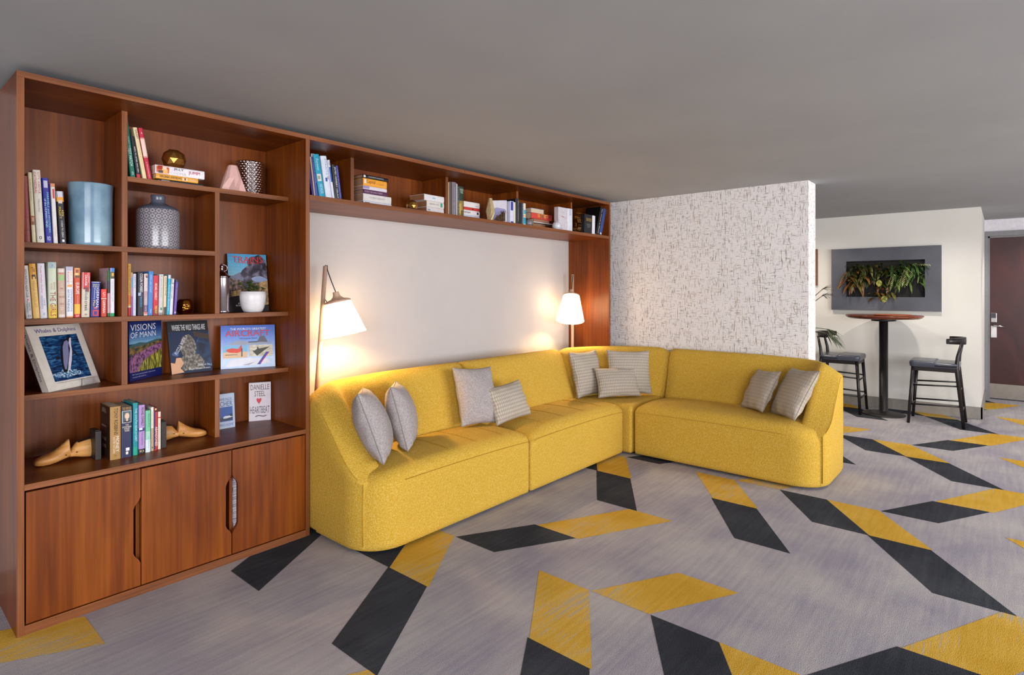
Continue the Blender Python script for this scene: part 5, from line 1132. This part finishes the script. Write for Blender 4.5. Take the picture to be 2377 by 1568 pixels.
for yy, zz_ in ((.035, -.05), (-.015, -.235)): leaf(mb, (-.12, yy, zz_+.035), (-.2, 0, -1), (1, 0, 0), .08, .062, 0, 0, .02, 8)
mb.build('variegated_leaf', noisemat('variegated_leaf', [(.45, (84, 92, 34)), (.55, (140, 138, 60))], (200, 40, 20), 1, .4), o, recalc=False)
# small timber picture, mostly behind the partition
o = empty('timber_picture', 'narrow strip of a brown timber picture beside the partition edge', 'picture', (XF, -1.0, 1.68))
mb = MB(); mb.box(-.03, -.001, -.21, .35, -.225, .235, bev=.002); mb.build('panel', woodmat('timber_picture_wood', 2, (96, 60, 40), (124, 82, 56), (146, 100, 72)), o)
# bar table
TX, TY = 7.16, -1.968
o = empty('bar_table', 'high round bar table with dark pedestal and brown top', 'table', (TX, TY, 0))
M_TOP = woodmat('bar_top_wood', 1, (70, 32, 20), (108, 54, 36), (140, 78, 54), .25)
mb = MB(); mb.lathe([(0, 1.078), (.33, 1.078), (.355, 1.088), (.372, 1.104), (.372, 1.112), (.366, 1.116), (0, 1.116)], 64); mb.build('tabletop', M_TOP, o)
mb = MB(); mb.lathe([(0, 0), (.205, 0), (.21, .004), (.205, .012), (.12, .03), (.055, .042), (.043, .05), (.043, 1.05), (0, 1.05)], 48); mb.lathe([(0, 1.04), (.12, 1.05), (.12, 1.079), (0, 1.079)], 32); mb.build('pedestal', M_BLACK, o)
o2 = empty('serving_tray', 'thin round wooden tray on the bar table top', 'tray', (TX-.12, TY-.10, 1.1165))
mb = MB(); mb.lathe([(0, 0), (.16, 0), (.175, .004), (.18, .012), (.172, .012), (.165, .006), (0, .005)], 40); mb.build('dish', mat((150, 84, 52), .3), o2)
# stools
M_STOOL = mat((24, 17, 18), .4); M_SEATL = mat((72, 76, 88), .28)
def stool(x, y, yaw, label):
    """local: back at -x side, faces +x"""
    o = empty('bar_stool', label, 'bar stool', (x, y, 0), (0, 0, yaw), 'bar stools at the high table')
    fx, fy, bx, by = .225, .21, -.235, .205; sz = .61
    tops = {(1, 1): (.185, .175), (1, -1): (.185, -.175)}
    for s in (1, -1):
        mb = MB(); mb.tube([(fx, s*fy, 0), (.185, s*.178, sz)], [.014, .018], 10); mb.build('leg', M_STOOL, o)
        mb = MB(); mb.tube([(bx, s*by, 0), (-.175, s*.172, sz), (-.185, s*.165, .72), (-.215, s*.15, .86)], [.014, .019, .016, .011], 10); mb.build('leg', M_STOOL, o)
    mb = MB(); mb.box(-.19, .20, -.19, .19, sz-.055, sz, bev=.006); mb.build('seat_frame', M_STOOL, o)
    mb = pad(-.205, .225, -.215, .215, (.07, .05, .05, .07), lambda x_, y_: .655-.10*y_*y_*2+.01*(x_ > 0), zb=sz-.003, rr=.022); mb.build('seat', M_SEATL, o, smooth=True)
    for hz in (.20, .25+.02, .42, .47):
        pass
    def at_(a, b, t): return tuple(a[i]+(b[i]-a[i])*t for i in range(3))
    F = {s: ((fx, s*fy, 0), (.185, s*.178, sz)) for s in (1, -1)}; Bk = {s: ((bx, s*by, 0), (-.175, s*.172, sz)) for s in (1, -1)}
    for t in (.33, .66):
        for s in (1, -1):
            mb = MB(); mb.tube([at_(*F[s], t), at_(*Bk[s], t+.03)], .0085, 8); mb.build('stretcher', M_STOOL, o)
    for t in (.27, .60):
        mb = MB(); mb.tube([at_(*F[1], t+.02), at_(*F[-1], t+.02)], .0085, 8); mb.build('stretcher', M_STOOL, o)
        mb = MB(); mb.tube([at_(*Bk[1], t), at_(*Bk[-1], t)], .0085, 8); mb.build('stretcher', M_STOOL, o)
    rows = []
    for k in range(19):
        a = -1+2*k/18; y_ = .235*a; x_ = -.235+.115*a*a*1.1; hh = .036-.010*a*a; tt = .012
        rows.append([(x_-tt, y_, .875-hh), (x_-tt*1.1, y_, .875), (x_-tt, y_, .875+hh), (x_+tt, y_, .875+hh), (x_+tt*1.2, y_, .875), (x_+tt, y_, .875-hh)])
    mb = MB(); g = mb.grid(rows, True); mb.bm.faces.new(g[0]); mb.bm.faces.new(g[-1][::-1]); mb.build('back_rail', M_STOOL, o)
    return o
stool(7.06, -2.455, PI/2+.0, 'black bar stool with grey seat on the right side of the high table')
stool(7.16, -1.55, -PI/2, 'black bar stool with grey seat left of the high table, partly behind the sofa')
# palm behind the partition
PX_, PY_ = 6.15, -1.20
o = empty('potted_palm', 'dark green palm behind the partition, only leaf tips showing', 'plant', (PX_, PY_, 0))
mb = MB(); mb.lathe([(0, 0), (.13, 0), (.17, .3), (.175, .32), (.16, .32), (.15, .28), (0, .28)], 32); mb.build('pot', mat((60, 60, 62), .5), o)
mb = MB(); mb.tube([(0, 0, .27), (.02, .0, .6), (0, .01, .95)], [.025, .02, .015], 10); mb.build('trunk', mat((110, 84, 60), .9), o)
mb = MB(); rnd = random.Random(8)
for (dx, dy, dz) in [(.05, -.50, -.02), (-.05, -.48, .06), (.02, -.46, .0), (.0, -.42, .45), (.06, -.40, .52), (-.4, .1, .3), (.4, .1, .35), (.1, .45, .25), (-.3, .35, .2), (.3, -.1, .5), (-.2, .1, .55)]:
    p0 = Vector((0, 0, .92)); tip = p0+Vector((dx, dy, dz))
    mid = (p0+tip)/2+Vector((0, 0, .10))
    pts = [p0*(1-t)**2+mid*2*t*(1-t)+tip*t*t for t in [k/6 for k in range(7)]]
    mb.tube(pts, [.006, .005, .005, .004, .004, .003, .002], 6)
    dd = (tip-mid).normalized()
    for k in range(13):
        a = -1.0+2.0*k/12; side = dd.cross(Vector((0, 0, 1))).normalized()
        dv = (dd*cos(a)+side*sin(a)+Vector((0, 0, rnd.uniform(-.25, .15))))
        leaf(mb, tip-dd*.07, dv, (0, 0, 1), rnd.uniform(.13, .18), .013, 0, .35, .15)
mb.build('fronds', noisemat('palm_leaf', [(.3, (30, 40, 20)), (.7, (62, 76, 38))], (20, 20, 20), 2, .5), o, recalc=False)
# ceiling downlight seen beside the partition
o = empty('ceiling_downlight', 'small round recessed ceiling light beside the partition end', 'light', (7.05, -1.24, HC))
mb = MB(); mb.lathe([(.055, -.004), (.05, -.008), (.042, -.004), (.042, -.0005), (.055, -.0005)], 32, cap=False); mb.build('rim', mat((230, 230, 230), .4), o)
m, nt, b = newmat('downlight_glow'); b.inputs['Emission Color'].default_value = (1, .93, .82, 1); b.inputs['Emission Strength'].default_value = 4
mb = MB(); mb.lathe([(0, -.003), (.041, -.003)], 32, cap=False); mb.build('lens', m, o)
